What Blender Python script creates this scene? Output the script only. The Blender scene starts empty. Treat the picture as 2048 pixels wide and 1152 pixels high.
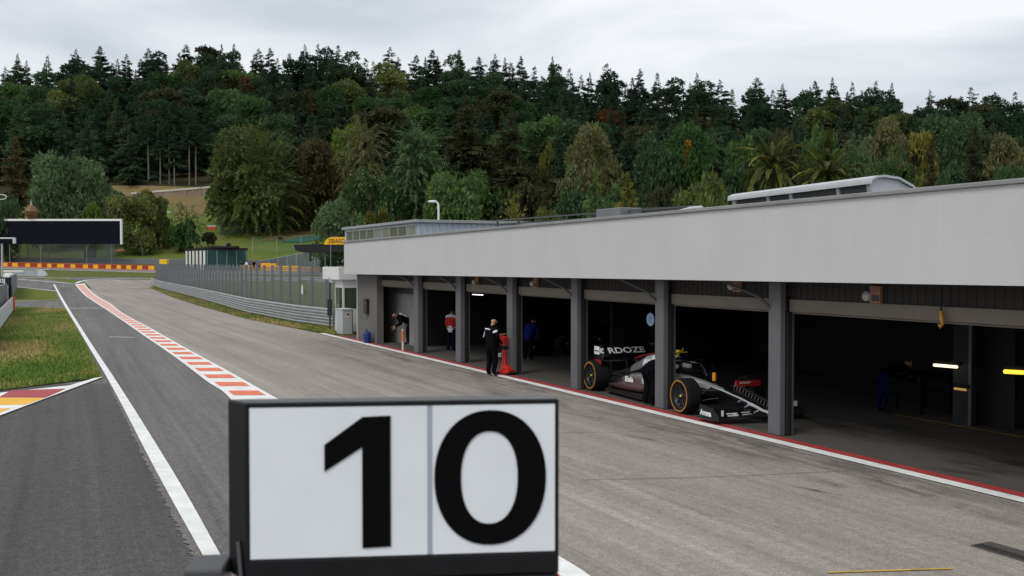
import bpy, math, random
import numpy as np
from mathutils import Vector, Matrix
R = math.radians
random.seed(7)
rng = np.random.default_rng(7)
scene = bpy.context.scene
COL = scene.collection

# ---------------------------------------------------------------- camera model (metres; the lane runs away along +Y)
F = 2000.0            # focal length in photo pixels
H = 3.3               # eye height: standing on the pit wall
PITCH = -math.atan(50.0 / F)
CAM = Vector((0, 0, H))
FWD = Vector((0, math.cos(PITCH), math.sin(PITCH)))
UP = Vector((0, -math.sin(PITCH), math.cos(PITCH)))


def ray(x, y):
    d = FWD + Vector((1, 0, 0)) * ((x - 1024) / F) + UP * ((576 - y) / F)
    return d / d.y


YS = [-80, 0, 160, 185, 205, 225, 240, 290, 335, 345, 420]
ZS = [0, 0, 0, .43, .94, 1.7, 3.0, 12.6, 23.0, 29.5, 45.0]
# ridge height against bearing x/Y at Y=620, from the skyline of the wood
RX = [-.75, -.51, -.46, -.41, -.33, -.26, -.20, -.13, -.05, .04, .09, .14, .19, .25, .32, .39, .46, .51, .75]
RT = [140, 130, 115, 104, 98, 108, 98, 103, 112, 122, 138, 155, 158, 165, 170, 184, 186, 200, 225]


def terr(x, y):
    if y <= 420:
        z = float(np.interp(y, YS, ZS))
        if 345 >= y > 225:            # the bank is lower towards the right, behind the garages
            b = x / y
            k = float(np.interp(b, [-.3, -.16, .1, .6], [1, 1, .75, .6]))
            z = 1.7 + (z - 1.7) * k
        elif y > 345:
            b = x / y
            k = float(np.interp(b, [-.3, -.16, .1, .6], [1, 1, .75, .6]))
            z = 1.7 + (z - 1.7) * k
        return z
    b = x / y
    k = float(np.interp(b, [-.3, -.16, .1, .6], [1, 1, .75, .6]))
    z0 = 1.7 + (45.0 - 1.7) * k
    zr = (526 - float(np.interp(b, RX, RT))) / F * 620 + H - 25
    if y <= 620:
        t = (y - 420) / 200
        return z0 + (zr - z0) * t
    return zr + min((y - 620), 60) * .05 - max(0, y - 680) * .12


def G(x, y, off=0.0):
    """photo pixel -> the point of the terrain seen there"""
    d = ray(x, y)
    lo, hi = 2.0, 1500.0
    t, prev = lo, lo
    while t < hi:
        p = CAM + d * t
        if p.z <= terr(p.x, p.y):
            a, b = prev, t
            for _ in range(40):
                m = (a + b) / 2
                p = CAM + d * m
                if p.z <= terr(p.x, p.y):
                    b = m
                else:
                    a = m
            p = CAM + d * b
            return Vector((p.x, p.y, terr(p.x, p.y) + off))
        prev = t
        t *= 1.01
    return CAM + d * hi


def At(x, y, Y):
    return CAM + ray(x, y) * Y


# garage frame: s along the pit lane towards the camera, w into the garages, z up
A0 = G(2048, 1000)
A1 = G(680, 675)
ES = (A0 - A1).normalized()
EN = Vector((-ES.y, ES.x, 0))
GANG = math.atan2(ES.y, ES.x)


def W(x, y, w):
    """photo pixel -> (s, z) on the vertical plane at depth w of the garage frame"""
    d = ray(x, y)
    t = (w - (CAM - A1).dot(EN)) / d.dot(EN)
    p = CAM + d * t - A1
    return p.dot(ES), p.z


def S_(x, y, s):
    """photo pixel -> (w, z) on the cross plane at s"""
    d = ray(x, y)
    t = (s - (CAM - A1).dot(ES)) / d.dot(ES)
    p = CAM + d * t - A1
    return p.dot(EN), p.z


def L2W(s, w, z=0):
    return A1 + ES * s + EN * w + Vector((0, 0, z))


# ---------------------------------------------------------------- materials
MATS = {}


def M(name, col, rough=.7, metal=0.0, var=.12, scale=4.0, bump=0.0, spec=.35, emit=None, estr=0, coat=0, detail=6.0, stretch=None, bscale=None, wear=0):
    if name in MATS:
        return MATS[name]
    m = bpy.data.materials.new(name)
    m.use_nodes = True
    nt = m.node_tree
    b = nt.nodes['Principled BSDF']
    b.inputs['Roughness'].default_value = rough
    b.inputs['Metallic'].default_value = metal
    b.inputs['Specular IOR Level'].default_value = spec
    b.inputs['Coat Weight'].default_value = coat
    c = tuple(col) + (1,)
    if emit:
        b.inputs['Emission Color'].default_value = tuple(emit) + (1,)
        b.inputs['Emission Strength'].default_value = estr
    tc = nt.nodes.new('ShaderNodeTexCoord')
    src = tc.outputs['Object']
    if stretch:
        mp = nt.nodes.new('ShaderNodeMapping')
        mp.inputs['Scale'].default_value = stretch
        nt.links.new(src, mp.inputs[0])
        src = mp.outputs[0]
    n = nt.nodes.new('ShaderNodeTexNoise')
    n.inputs['Scale'].default_value = scale
    n.inputs['Detail'].default_value = detail
    n.inputs['Roughness'].default_value = .65
    nt.links.new(src, n.inputs['Vector'])
    if var:
        mx = nt.nodes.new('ShaderNodeMix')
        mx.data_type = 'RGBA'
        mx.inputs[6].default_value = tuple(max(0, v * (1 - var)) for v in col) + (1,)
        mx.inputs[7].default_value = tuple(min(1, v * (1 + var)) for v in col) + (1,)
        r = nt.nodes.new('ShaderNodeMapRange')
        r.inputs[1].default_value = .3
        r.inputs[2].default_value = .7
        nt.links.new(n.outputs[0], r.inputs[0])
        nt.links.new(r.outputs[0], mx.inputs[0])
        nt.links.new(mx.outputs[2], b.inputs['Base Color'])
    else:
        b.inputs['Base Color'].default_value = c
    if bump:
        bp = nt.nodes.new('ShaderNodeBump')
        bp.inputs['Strength'].default_value = bump
        bp.inputs['Distance'].default_value = .02
        n2 = n
        if bscale:
            n2 = nt.nodes.new('ShaderNodeTexNoise')
            n2.inputs['Scale'].default_value = bscale
            n2.inputs['Detail'].default_value = 4
            nt.links.new(tc.outputs['Object'], n2.inputs['Vector'])
        nt.links.new(n2.outputs[0], bp.inputs['Height'])
        nt.links.new(bp.outputs[0], b.inputs['Normal'])
    MATS[name] = m
    return m


def glass(name, col=(.1, .12, .12), rough=.08):
    m = M(name, col, rough=rough, var=.3, scale=.8, spec=.6)
    return m


def foliage(name, dark, light, rough=.75, scale=.35, hue=.03):
    """leaf colour: clumps of darker and lighter leaves, plus a shift per tree"""
    if name in MATS:
        return MATS[name]
    m = bpy.data.materials.new(name)
    m.use_nodes = True
    nt = m.node_tree
    b = nt.nodes['Principled BSDF']
    b.inputs['Roughness'].default_value = rough
    b.inputs['Specular IOR Level'].default_value = .15
    geo = nt.nodes.new('ShaderNodeNewGeometry')
    n = nt.nodes.new('ShaderNodeTexNoise')
    n.inputs['Scale'].default_value = scale
    n.inputs['Detail'].default_value = 5
    n.inputs['Roughness'].default_value = .7
    nt.links.new(geo.outputs['Position'], n.inputs['Vector'])
    r = nt.nodes.new('ShaderNodeMapRange')
    r.inputs[1].default_value = .32
    r.inputs[2].default_value = .68
    nt.links.new(n.outputs[0], r.inputs[0])
    mx = nt.nodes.new('ShaderNodeMix')
    mx.data_type = 'RGBA'
    mx.inputs[6].default_value = tuple(dark) + (1,)
    mx.inputs[7].default_value = tuple(light) + (1,)
    nt.links.new(r.outputs[0], mx.inputs[0])
    # large patches of wood differ a little in tone; single trees differ too
    n2 = nt.nodes.new('ShaderNodeTexNoise')
    n2.inputs['Scale'].default_value = .045
    n2.inputs['Detail'].default_value = 2
    nt.links.new(geo.outputs['Position'], n2.inputs['Vector'])
    oi = nt.nodes.new('ShaderNodeObjectInfo')
    add = nt.nodes.new('ShaderNodeMath')
    add.operation = 'ADD'
    nt.links.new(n2.outputs[0], add.inputs[0])
    nt.links.new(oi.outputs['Random'], add.inputs[1])
    hr = nt.nodes.new('ShaderNodeMapRange')
    hr.inputs[1].default_value = .3
    hr.inputs[2].default_value = 1.7
    hr.inputs[3].default_value = .5 - hue
    hr.inputs[4].default_value = .5 + hue
    nt.links.new(add.outputs[0], hr.inputs[0])
    vr = nt.nodes.new('ShaderNodeMapRange')
    vr.inputs[1].default_value = .3
    vr.inputs[2].default_value = 1.7
    vr.inputs[3].default_value = 1.6
    vr.inputs[4].default_value = .62
    nt.links.new(add.outputs[0], vr.inputs[0])
    hsv = nt.nodes.new('ShaderNodeHueSaturation')
    nt.links.new(hr.outputs[0], hsv.inputs['Hue'])
    nt.links.new(vr.outputs[0], hsv.inputs['Value'])
    nt.links.new(mx.outputs[2], hsv.inputs['Color'])
    nt.links.new(hsv.outputs[0], b.inputs['Base Color'])
    tl = nt.nodes.new('ShaderNodeBsdfTranslucent')        # thin leaves let some light through
    nt.links.new(hsv.outputs[0], tl.inputs['Color'])
    ms = nt.nodes.new('ShaderNodeMixShader')
    ms.inputs[0].default_value = .38
    nt.links.new(b.outputs[0], ms.inputs[1])
    nt.links.new(tl.outputs[0], ms.inputs[2])
    nt.links.new(ms.outputs[0], nt.nodes['Material Output'].inputs['Surface'])
    MATS[name] = m
    return m


def mesh_material(name, col, open_=.6, scale=18.0):
    """woven wire: mostly holes"""
    m = bpy.data.materials.new(name)
    m.use_nodes = True
    nt = m.node_tree
    b = nt.nodes['Principled BSDF']
    b.inputs['Base Color'].default_value = tuple(col) + (1,)
    b.inputs['Roughness'].default_value = .5
    b.inputs['Metallic'].default_value = .3
    tc = nt.nodes.new('ShaderNodeTexCoord')
    sp = nt.nodes.new('ShaderNodeSeparateXYZ')
    nt.links.new(tc.outputs['UV'], sp.inputs[0])
    outs = []
    for ax in (0, 1):
        mu = nt.nodes.new('ShaderNodeMath')
        mu.operation = 'MULTIPLY'
        mu.inputs[1].default_value = scale
        nt.links.new(sp.outputs[ax], mu.inputs[0])
        fr = nt.nodes.new('ShaderNodeMath')
        fr.operation = 'FRACT'
        nt.links.new(mu.outputs[0], fr.inputs[0])
        lt = nt.nodes.new('ShaderNodeMath')
        lt.operation = 'LESS_THAN'
        lt.inputs[1].default_value = 1 - math.sqrt(open_)
        nt.links.new(fr.outputs[0], lt.inputs[0])
        outs.append(lt)
    mxm = nt.nodes.new('ShaderNodeMath')
    mxm.operation = 'MAXIMUM'
    nt.links.new(outs[0].outputs[0], mxm.inputs[0])
    nt.links.new(outs[1].outputs[0], mxm.inputs[1])
    nt.links.new(mxm.outputs[0], b.inputs['Alpha'])
    return m


# ---------------------------------------------------------------- mesh helpers
class MB:
    def __init__(self):
        self.v, self.f, self.m, self.uv, self.sm = [], [], [], {}, []

    def add(self, vs, fs, mi=0, smooth=False):
        o = len(self.v)
        self.v += [tuple(p) for p in vs]
        for f in fs:
            self.f.append(tuple(i + o for i in f))
            self.m.append(mi)
            self.sm.append(smooth)
        return self

    def box(self, a, b, mi=0):
        x0, x1 = sorted((a[0], b[0]))
        y0, y1 = sorted((a[1], b[1]))
        z0, z1 = sorted((a[2], b[2]))
        return self.hexa([(x0, y0, z0), (x1, y0, z0), (x1, y1, z0), (x0, y1, z0), (x0, y0, z1), (x1, y0, z1), (x1, y1, z1), (x0, y1, z1)], mi)

    def hexa(self, p, mi=0):
        return self.add(p, [(0, 3, 2, 1), (4, 5, 6, 7), (0, 1, 5, 4), (1, 2, 6, 5), (2, 3, 7, 6), (3, 0, 4, 7)], mi)

    def quad(self, a, b, c, d, mi=0):
        return self.add([a, b, c, d], [(0, 1, 2, 3)], mi)

    def prism(self, poly, vec, mi=0):
        """poly: 3-D points of one face; vec: extrusion"""
        n = len(poly)
        vec = Vector(vec)
        vs = [Vector(p) for p in poly] + [Vector(p) + vec for p in poly]
        fs = [tuple(range(n))[::-1], tuple(range(n, 2 * n))] + [(i, (i + 1) % n, (i + 1) % n + n, i + n) for i in range(n)]
        return self.add(vs, fs, mi)

    def tube(self, pts, r, n=8, mi=0, cap=True, smooth=True):
        pts = [Vector(p) for p in pts]
        if not hasattr(r, '__len__'):
            r = [r] * len(pts)
        vs, fs = [], []
        prev = None
        for i, p in enumerate(pts):
            t = (pts[min(i + 1, len(pts) - 1)] - pts[max(i - 1, 0)]).normalized()
            if prev is None:
                a = t.cross(Vector((0, 0, 1)))
                if a.length < .05:
                    a = t.cross(Vector((1, 0, 0)))
            else:
                a = prev - t * prev.dot(t)
            a.normalize()
            prev = a
            b = t.cross(a)
            for k in range(n):
                an = 2 * math.pi * k / n
                vs.append(p + (a * math.cos(an) + b * math.sin(an)) * r[i])
        for i in range(len(pts) - 1):
            for k in range(n):
                k2 = (k + 1) % n
                fs.append((i * n + k, i * n + k2, (i + 1) * n + k2, (i + 1) * n + k))
        self.add(vs, fs, mi, smooth)
        if cap:
            o = len(pts) - 1
            self.add([vs[k] for k in range(n)], [tuple(range(n))[::-1]], mi)
            self.add([vs[o * n + k] for k in range(n)], [tuple(range(n))], mi)
        return self

    def loft(self, rings, mi=0, closed=True, caps=True, smooth=True):
        n = len(rings[0])
        vs = [p for r in rings for p in r]
        fs = []
        for i in range(len(rings) - 1):
            for k in range(n if closed else n - 1):
                k2 = (k + 1) % n
                fs.append((i * n + k, i * n + k2, (i + 1) * n + k2, (i + 1) * n + k))
        self.add(vs, fs, mi, smooth)
        if caps and closed:
            self.add(rings[0], [tuple(range(n))[::-1]], mi)
            self.add(rings[-1], [tuple(range(n))], mi)
        return self

    def lathe(self, prof, axis='y', n=32, c=(0, 0, 0), mi=0, smooth=True, caps=False):
        """prof: (radius, along axis)"""
        rings = []
        for r, h in prof:
            ring = []
            for k in range(n):
                a = 2 * math.pi * k / n
                u, v = r * math.cos(a), r * math.sin(a)
                p = {'y': (u, h, v), 'z': (u, v, h), 'x': (h, u, v)}[axis]
                ring.append((p[0] + c[0], p[1] + c[1], p[2] + c[2]))
            rings.append(ring)
        return self.loft(rings, mi, caps=caps, smooth=smooth)

    def ball(self, c, r, n=12, mi=0):
        if not hasattr(r, '__len__'):
            r = (r, r, r)
        prof = []
        rings = []
        for i in range(n // 2 + 1):
            a = math.pi * (i / (n // 2)) - math.pi / 2
            a = max(-1.55, min(1.55, a))
            rings.append([(c[0] + r[0] * math.cos(a) * math.cos(2 * math.pi * k / n), c[1] + r[1] * math.cos(a) * math.sin(2 * math.pi * k / n), c[2] + r[2] * math.sin(a)) for k in range(n)])
        return self.loft(rings, mi)

    def build(self, name, mats, parent=None, bevel=0, loc=None):
        me = bpy.data.meshes.new(name)
        me.from_pydata([tuple(p) for p in self.v], [], self.f)
        if not isinstance(mats, (list, tuple)):
            mats = [mats]
        for m in mats:
            me.materials.append(m)
        me.polygons.foreach_set('material_index', self.m)
        me.polygons.foreach_set('use_smooth', self.sm)
        me.update()
        return link(name, me, parent, bevel)


def link(name, me, parent=None, bevel=0):
    o = bpy.data.objects.new(name, me)
    COL.objects.link(o)
    if parent is not None:
        o.parent = parent
    if bevel:
        md = o.modifiers.new('edge', 'BEVEL')
        md.width = bevel
        md.segments = 2
        md.limit_method = 'ANGLE'
        md.angle_limit = R(40)
    return o


def tag(o, label=None, cat=None, group=None, kind=None):
    if label:
        o['label'] = label
    if cat:
        o['category'] = cat
    if group:
        o['group'] = group
    if kind:
        o['kind'] = kind
    return o


def thing(name, label, cat, loc=(0, 0, 0), rz=0.0, group=None):
    o = bpy.data.objects.new(name, None)
    o.empty_display_size = .2
    COL.objects.link(o)
    o.location = loc
    o.rotation_euler = (0, 0, rz)
    return tag(o, label, cat, group)


def copy_tree(o, parent=None):
    c = o.copy()
    COL.objects.link(c)
    c.parent = parent
    for ch in o.children:
        copy_tree(ch, c)
    return c


def text_mb(mb, s, size, origin, xdir, ydir, depth=.004, mi=0, bold=0.0, sx=1.0):
    """lettering as thin solid shapes on a plane"""
    cu = bpy.data.curves.new('lettering', 'FONT')
    cu.body = s
    cu.size = size
    cu.resolution_u = 3
    cu.offset = bold
    cu.align_x = 'LEFT'
    o = bpy.data.objects.new('lettering', cu)
    COL.objects.link(o)
    dg = bpy.context.evaluated_depsgraph_get()
    me = bpy.data.meshes.new_from_object(o.evaluated_get(dg))
    bpy.data.objects.remove(o)
    bpy.data.curves.remove(cu)
    xd, yd = Vector(xdir).normalized(), Vector(ydir).normalized()
    nd = xd.cross(yd)
    og = Vector(origin) + nd * depth
    vs = [og + xd * v.co.x * sx + yd * v.co.y for v in me.vertices]
    fs = [tuple(p.vertices) for p in me.polygons]
    w = max((v.co.x for v in me.vertices), default=0) * sx
    mb.add(vs, fs, mi)
    bpy.data.meshes.remove(me)
    return w


def np_mesh(name, verts, quads, mats, mat_idx=None):
    me = bpy.data.meshes.new(name)
    nv, nf = len(verts), len(quads)
    me.vertices.add(nv)
    me.vertices.foreach_set('co', np.asarray(verts, dtype=np.float32).ravel())
    k = quads.shape[1]
    me.loops.add(nf * k)
    me.loops.foreach_set('vertex_index', np.asarray(quads, dtype=np.int32).ravel())
    me.polygons.add(nf)
    me.polygons.foreach_set('loop_start', np.arange(0, nf * k, k, dtype=np.int32))
    me.polygons.foreach_set('loop_total', np.full(nf, k, dtype=np.int32))
    for m in mats:
        me.materials.append(m)
    if mat_idx is not None:
        me.polygons.foreach_set('material_index', np.asarray(mat_idx, dtype=np.int32))
    me.update(calc_edges=True)
    return me


# ---------------------------------------------------------------- camera, world, light
cam = bpy.data.cameras.new('camera')
cam.sensor_width = 36
cam.lens = F / 2048 * 36
cam.clip_start = .1
cam.clip_end = 4000
cam.dof.use_dof = True
cam.dof.focus_distance = 26
cam.dof.aperture_fstop = 5.0
co = bpy.data.objects.new('camera', cam)
COL.objects.link(co)
co.location = CAM
co.rotation_euler = (math.pi / 2 + PITCH, 0, 0)
scene.camera = co
scene.view_settings.view_transform = 'Standard'
scene.view_settings.look = 'None'
scene.view_settings.exposure = 0.18
scene.cycles.max_bounces = 7
scene.cycles.diffuse_bounces = 4
scene.cycles.transparent_max_bounces = 16

SUN_EL, SUN_AZ = R(52), R(215)      # azimuth clockwise from +Y: behind the camera, to its left
w = bpy.data.worlds.new('World')
scene.world = w
w.use_nodes = True
nt = w.node_tree
bg = nt.nodes['Background']
bg.inputs['Strength'].default_value = .1
sky = nt.nodes.new('ShaderNodeTexSky')
sky.sky_type = 'NISHITA'
sky.sun_disc = False
sky.sun_elevation = SUN_EL
sky.sun_rotation = SUN_AZ
sky.dust_density = 3.0
tc = nt.nodes.new('ShaderNodeTexCoord')
mp = nt.nodes.new('ShaderNodeMapping')
mp.inputs['Location'].default_value = (.35, .1, .22)
mp.inputs['Scale'].default_value = (1.6, 1.6, 7.0)
nt.links.new(tc.outputs['Generated'], mp.inputs[0])
n1 = nt.nodes.new('ShaderNodeTexNoise')
n1.inputs['Scale'].default_value = 1.5
n1.inputs['Detail'].default_value = 6
n1.inputs['Roughness'].default_value = .48
n1.inputs['Distortion'].default_value = .3
nt.links.new(mp.outputs[0], n1.inputs['Vector'])
cr = nt.nodes.new('ShaderNodeValToRGB')
cr.color_ramp.elements[0].position = .39
cr.color_ramp.elements[0].color = (5.5, 5.95, 6.5, 1)
cr.color_ramp.elements[1].position = .60
cr.color_ramp.elements[1].color = (8.4, 8.65, 8.9, 1)
nt.links.new(n1.outputs[0], cr.inputs[0])
mx = nt.nodes.new('ShaderNodeMix')
mx.data_type = 'RGBA'
mx.inputs[0].default_value = .95       # an almost closed cloud cover
nt.links.new(sky.outputs[0], mx.inputs[6])
nt.links.new(cr.outputs[0], mx.inputs[7])
nt.links.new(mx.outputs[2], bg.inputs['Color'])
sl = bpy.data.lights.new('sun', 'SUN')
sl.energy = 1.35
sl.angle = R(25)
sl.color = (1, .97, .92)
so = bpy.data.objects.new('sun', sl)
COL.objects.link(so)
sd = Vector((math.sin(SUN_AZ) * math.cos(SUN_EL), math.cos(SUN_AZ) * math.cos(SUN_EL), math.sin(SUN_EL)))
so.rotation_euler = sd.to_track_quat('Z', 'Y').to_euler()
so.location = (0, 0, 60)
# ---------------------------------------------------------------- the ground
def strip(name, left, right, mat, off, kind='structure', step=4.0, parent=None):
    """sheet between two plan polylines of equal length, draped on the terrain"""
    mb = MB()
    vs, fs = [], []
    L, Rr = [Vector(p) for p in left], [Vector(p) for p in right]
    pl, pr = [L[0]], [Rr[0]]
    for i in range(len(L) - 1):
        n = max(1, int(max((L[i + 1] - L[i]).length, (Rr[i + 1] - Rr[i]).length) / step))
        for k in range(1, n + 1):
            pl.append(L[i].lerp(L[i + 1], k / n))
            pr.append(Rr[i].lerp(Rr[i + 1], k / n))
    nx = max(1, int(max((a - b).length for a, b in zip(pl, pr)) / 12))
    nx = min(nx, 12)
    for a, b in zip(pl, pr):
        for j in range(nx + 1):
            p = a.lerp(b, j / nx)
            vs.append((p.x, p.y, terr(p.x, p.y) + off))
    k = nx + 1
    for i in range(len(pl) - 1):
        for j in range(nx):
            fs.append((i * k + j, i * k + j + 1, (i + 1) * k + j + 1, (i + 1) * k + j))
    mb.add(vs, fs)
    o = mb.build(name, mat, parent)
    if kind and parent is None:
        o['kind'] = kind
    return o


def px_strip(name, lpx, rpx, mat, off, **k):
    return strip(name, [G(*p) for p in lpx], [G(*p) for p in rpx], mat, off, **k)


def poly(name, pts, mat, off, kind='structure', parent=None):
    mb = MB()
    mb.add([(p[0], p[1], terr(p[0], p[1]) + off) for p in pts], [tuple(range(len(pts)))])
    o = mb.build(name, mat, parent)
    if kind and parent is None:
        o['kind'] = kind
    return o


def line(name, pts, wd, mat, off, **k):
    """painted line of width wd along plan points"""
    P = [Vector((p[0], p[1], 0)) for p in pts]
    Ls, Rs = [], []
    for i, p in enumerate(P):
        t = (P[min(i + 1, len(P) - 1)] - P[max(i - 1, 0)]).normalized()
        n = Vector((-t.y, t.x, 0)) * (wd / 2)
        Ls.append(p + n)
        Rs.append(p - n)
    return strip(name, Ls, Rs, mat, off, **k)


def smooth_pts(pts, n=6):
    """Catmull-Rom through plan points"""
    P = [Vector(p) for p in pts]
    out = []
    for i in range(len(P) - 1):
        p0, p1, p2, p3 = P[max(i - 1, 0)], P[i], P[i + 1], P[min(i + 2, len(P) - 1)]
        for k in range(n):
            t = k / n
            out.append(.5 * ((2 * p1) + (p2 - p0) * t + (2 * p0 - 5 * p1 + 4 * p2 - p3) * t * t + (3 * p1 - p0 - 3 * p2 + p3) * t ** 3))
    out.append(P[-1])
    return out


def asphalt(name, col, streak=.25, sang=0.0, stains=(), grain=.35, rough=.85, seed=0.0, warm=0):
    m = bpy.data.materials.new(name)
    m.use_nodes = True
    nt = m.node_tree
    b = nt.nodes['Principled BSDF']
    b.inputs['Roughness'].default_value = rough
    b.inputs['Specular IOR Level'].default_value = .3
    tc = nt.nodes.new('ShaderNodeTexCoord')

    def noise(scale, detail=5, rough=.6, mapping=None):
        n = nt.nodes.new('ShaderNodeTexNoise')
        n.inputs['Scale'].default_value = scale
        n.inputs['Detail'].default_value = detail
        n.inputs['Roughness'].default_value = rough
        if mapping:
            a, sc = mapping
            mp = nt.nodes.new('ShaderNodeMapping')
            mp.vector_type = 'TEXTURE'
            mp.inputs['Rotation'].default_value = (0, 0, a)
            mp.inputs['Scale'].default_value = sc
            mp.inputs['Location'].default_value = (seed, seed, 0)
            nt.links.new(tc.outputs['Object'], mp.inputs[0])
            nt.links.new(mp.outputs[0], n.inputs['Vector'])
        else:
            nt.links.new(tc.outputs['Object'], n.inputs['Vector'])
        return n.outputs[0]

    def rng_(src, a, b_, lo, hi):
        r = nt.nodes.new('ShaderNodeMapRange')
        for i, v in enumerate((a, b_, lo, hi)):
            r.inputs[i + 1].default_value = v
        nt.links.new(src, r.inputs[0])
        return r.outputs[0]

    def mul(a, b_):
        x = nt.nodes.new('ShaderNodeMath')
        x.operation = 'MULTIPLY'
        nt.links.new(a, x.inputs[0])
        if isinstance(b_, (int, float)):
            x.inputs[1].default_value = b_
        else:
            nt.links.new(b_, x.inputs[1])
        return x.outputs[0]

    v = rng_(noise(38, 3, .7), .3, .7, 1 - grain, 1 + grain)             # stones
    v = mul(v, rng_(noise(7, 4, .75), .3, .7, 1 - grain * .4, 1 + grain * .4))
    v = mul(v, rng_(noise(.35, 4), .3, .7, .93, 1.06))                    # patches
    v = mul(v, rng_(noise(1.0, 5, .7, (sang, (24, .8, 1))), .35, .7, 1 + streak * .4, 1 - streak))   # rubber along the driving line
    v = mul(v, rng_(noise(1.0, 3, .6, (sang, (60, 2.6, 1))), .35, .68, 1 + streak * .2, 1 - streak * .4))
    v = mul(v, rng_(noise(1.0, 3, .6, (sang, (30, .16, 1))), .35, .68, 1 + streak * .35, 1 - streak * .45))   # fine tyre lines
    tot = None
    for (cx, cy, ang, a, b_, st) in stains:
        mp = nt.nodes.new('ShaderNodeMapping')
        mp.vector_type = 'TEXTURE'
        mp.inputs['Location'].default_value = (cx, cy, 0)
        mp.inputs['Rotation'].default_value = (0, 0, ang)
        mp.inputs['Scale'].default_value = (a, b_, 1000)
        nt.links.new(tc.outputs['Object'], mp.inputs[0])
        ln = nt.nodes.new('ShaderNodeVectorMath')
        ln.operation = 'LENGTH'
        nt.links.new(mp.outputs[0], ln.inputs[0])
        e = rng_(ln.outputs['Value'], .2, 1.0, st, 0)
        if tot is None:
            tot = e
        else:
            ad = nt.nodes.new('ShaderNodeMath')
            ad.operation = 'MAXIMUM'
            nt.links.new(tot, ad.inputs[0])
            nt.links.new(e, ad.inputs[1])
            tot = ad.outputs[0]
    if tot is not None:
        sn = rng_(noise(1.0, 6, .72, (sang, (1.6, .45, 1))), .4, .58, 0, 1)
        s2 = mul(tot, sn)
        inv = nt.nodes.new('ShaderNodeMath')
        inv.operation = 'SUBTRACT'
        inv.inputs[0].default_value = 1
        nt.links.new(s2, inv.inputs[1])
        v = mul(v, inv.outputs[0])
    cm = nt.nodes.new('ShaderNodeVectorMath')
    cm.operation = 'SCALE'
    cm.inputs[0].default_value = col
    nt.links.new(v, cm.inputs['Scale'])
    nt.links.new(cm.outputs[0], b.inputs['Base Color'])
    bp = nt.nodes.new('ShaderNodeBump')
    bp.inputs['Strength'].default_value = .35
    bp.inputs['Distance'].default_value = .01
    nt.links.new(noise(38, 3, .7), bp.inputs['Height'])
    nt.links.new(bp.outputs[0], b.inputs['Normal'])
    return m


def turf(name, a, b_, c, s1=.22, s2=2.2):
    m = bpy.data.materials.new(name)
    m.use_nodes = True
    nt = m.node_tree
    b = nt.nodes['Principled BSDF']
    b.inputs['Roughness'].default_value = .9
    b.inputs['Specular IOR Level'].default_value = .1
    tc = nt.nodes.new('ShaderNodeTexCoord')

    def noise(scale, d=5):
        n = nt.nodes.new('ShaderNodeTexNoise')
        n.inputs['Scale'].default_value = scale
        n.inputs['Detail'].default_value = d
        n.inputs['Roughness'].default_value = .7
        nt.links.new(tc.outputs['Object'], n.inputs['Vector'])
        r = nt.nodes.new('ShaderNodeMapRange')
        r.inputs[1].default_value = .38
        r.inputs[2].default_value = .62
        nt.links.new(n.outputs[0], r.inputs[0])
        return r.outputs[0]

    def mix(f, x, y):
        k = nt.nodes.new('ShaderNodeMix')
        k.data_type = 'RGBA'
        nt.links.new(f, k.inputs[0])
        for i, q in ((6, x), (7, y)):
            if isinstance(q, tuple):
                k.inputs[i].default_value = q + (1,)
            else:
                nt.links.new(q, k.inputs[i])
        return k.outputs[2]
    c1 = mix(noise(s1), a, b_)
    c2 = mix(noise(s2, 8), c1, c)
    c3 = mix(noise(.06), c1, c2)
    gr = noise(30, 3)
    hs = nt.nodes.new('ShaderNodeHueSaturation')
    r = nt.nodes.new('ShaderNodeMapRange')
    r.inputs[3].default_value = .65
    r.inputs[4].default_value = 1.3
    nt.links.new(gr, r.inputs[0])
    nt.links.new(r.outputs[0], hs.inputs['Value'])
    nt.links.new(c3, hs.inputs['Color'])
    nt.links.new(hs.outputs[0], b.inputs['Base Color'])
    bp = nt.nodes.new('ShaderNodeBump')
    bp.inputs['Strength'].default_value = .8
    bp.inputs['Distance'].default_value = .05
    nt.links.new(gr, bp.inputs['Height'])
    nt.links.new(bp.outputs[0], b.inputs['Normal'])
    return m


M_turf = turf('turf', (.085, .145, .025), (.14, .155, .035), (.20, .165, .06))
M_turf2 = turf('verge turf', (.085, .19, .018), (.15, .19, .03), (.33, .25, .085), s1=.22, s2=1.1)
M_bank = turf('bank turf', (.095, .165, .028), (.15, .185, .04), (.22, .19, .06), s1=.06, s2=.5)
M_dry = turf('dry grass', (.22, .16, .07), (.16, .14, .05), (.27, .20, .10), s1=.1, s2=.8)
M_floorwood = turf('forest floor', (.03, .035, .015), (.05, .04, .02), (.06, .05, .025), s1=.08, s2=.6)
M_white = M('line paint', (.76, .76, .74), rough=.6, var=.16, scale=2.2, bump=.1, bscale=40)
M_redp = M('red kerb paint', (.74, .17, .085), rough=.6, var=.16, scale=2.5, bump=.1, bscale=40)
M_redline = M('dark red paint', (.36, .045, .05), rough=.55, var=.2, scale=2)
M_yelp = M('yellow kerb paint', (.80, .44, .03), rough=.6, var=.12, scale=2)

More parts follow.
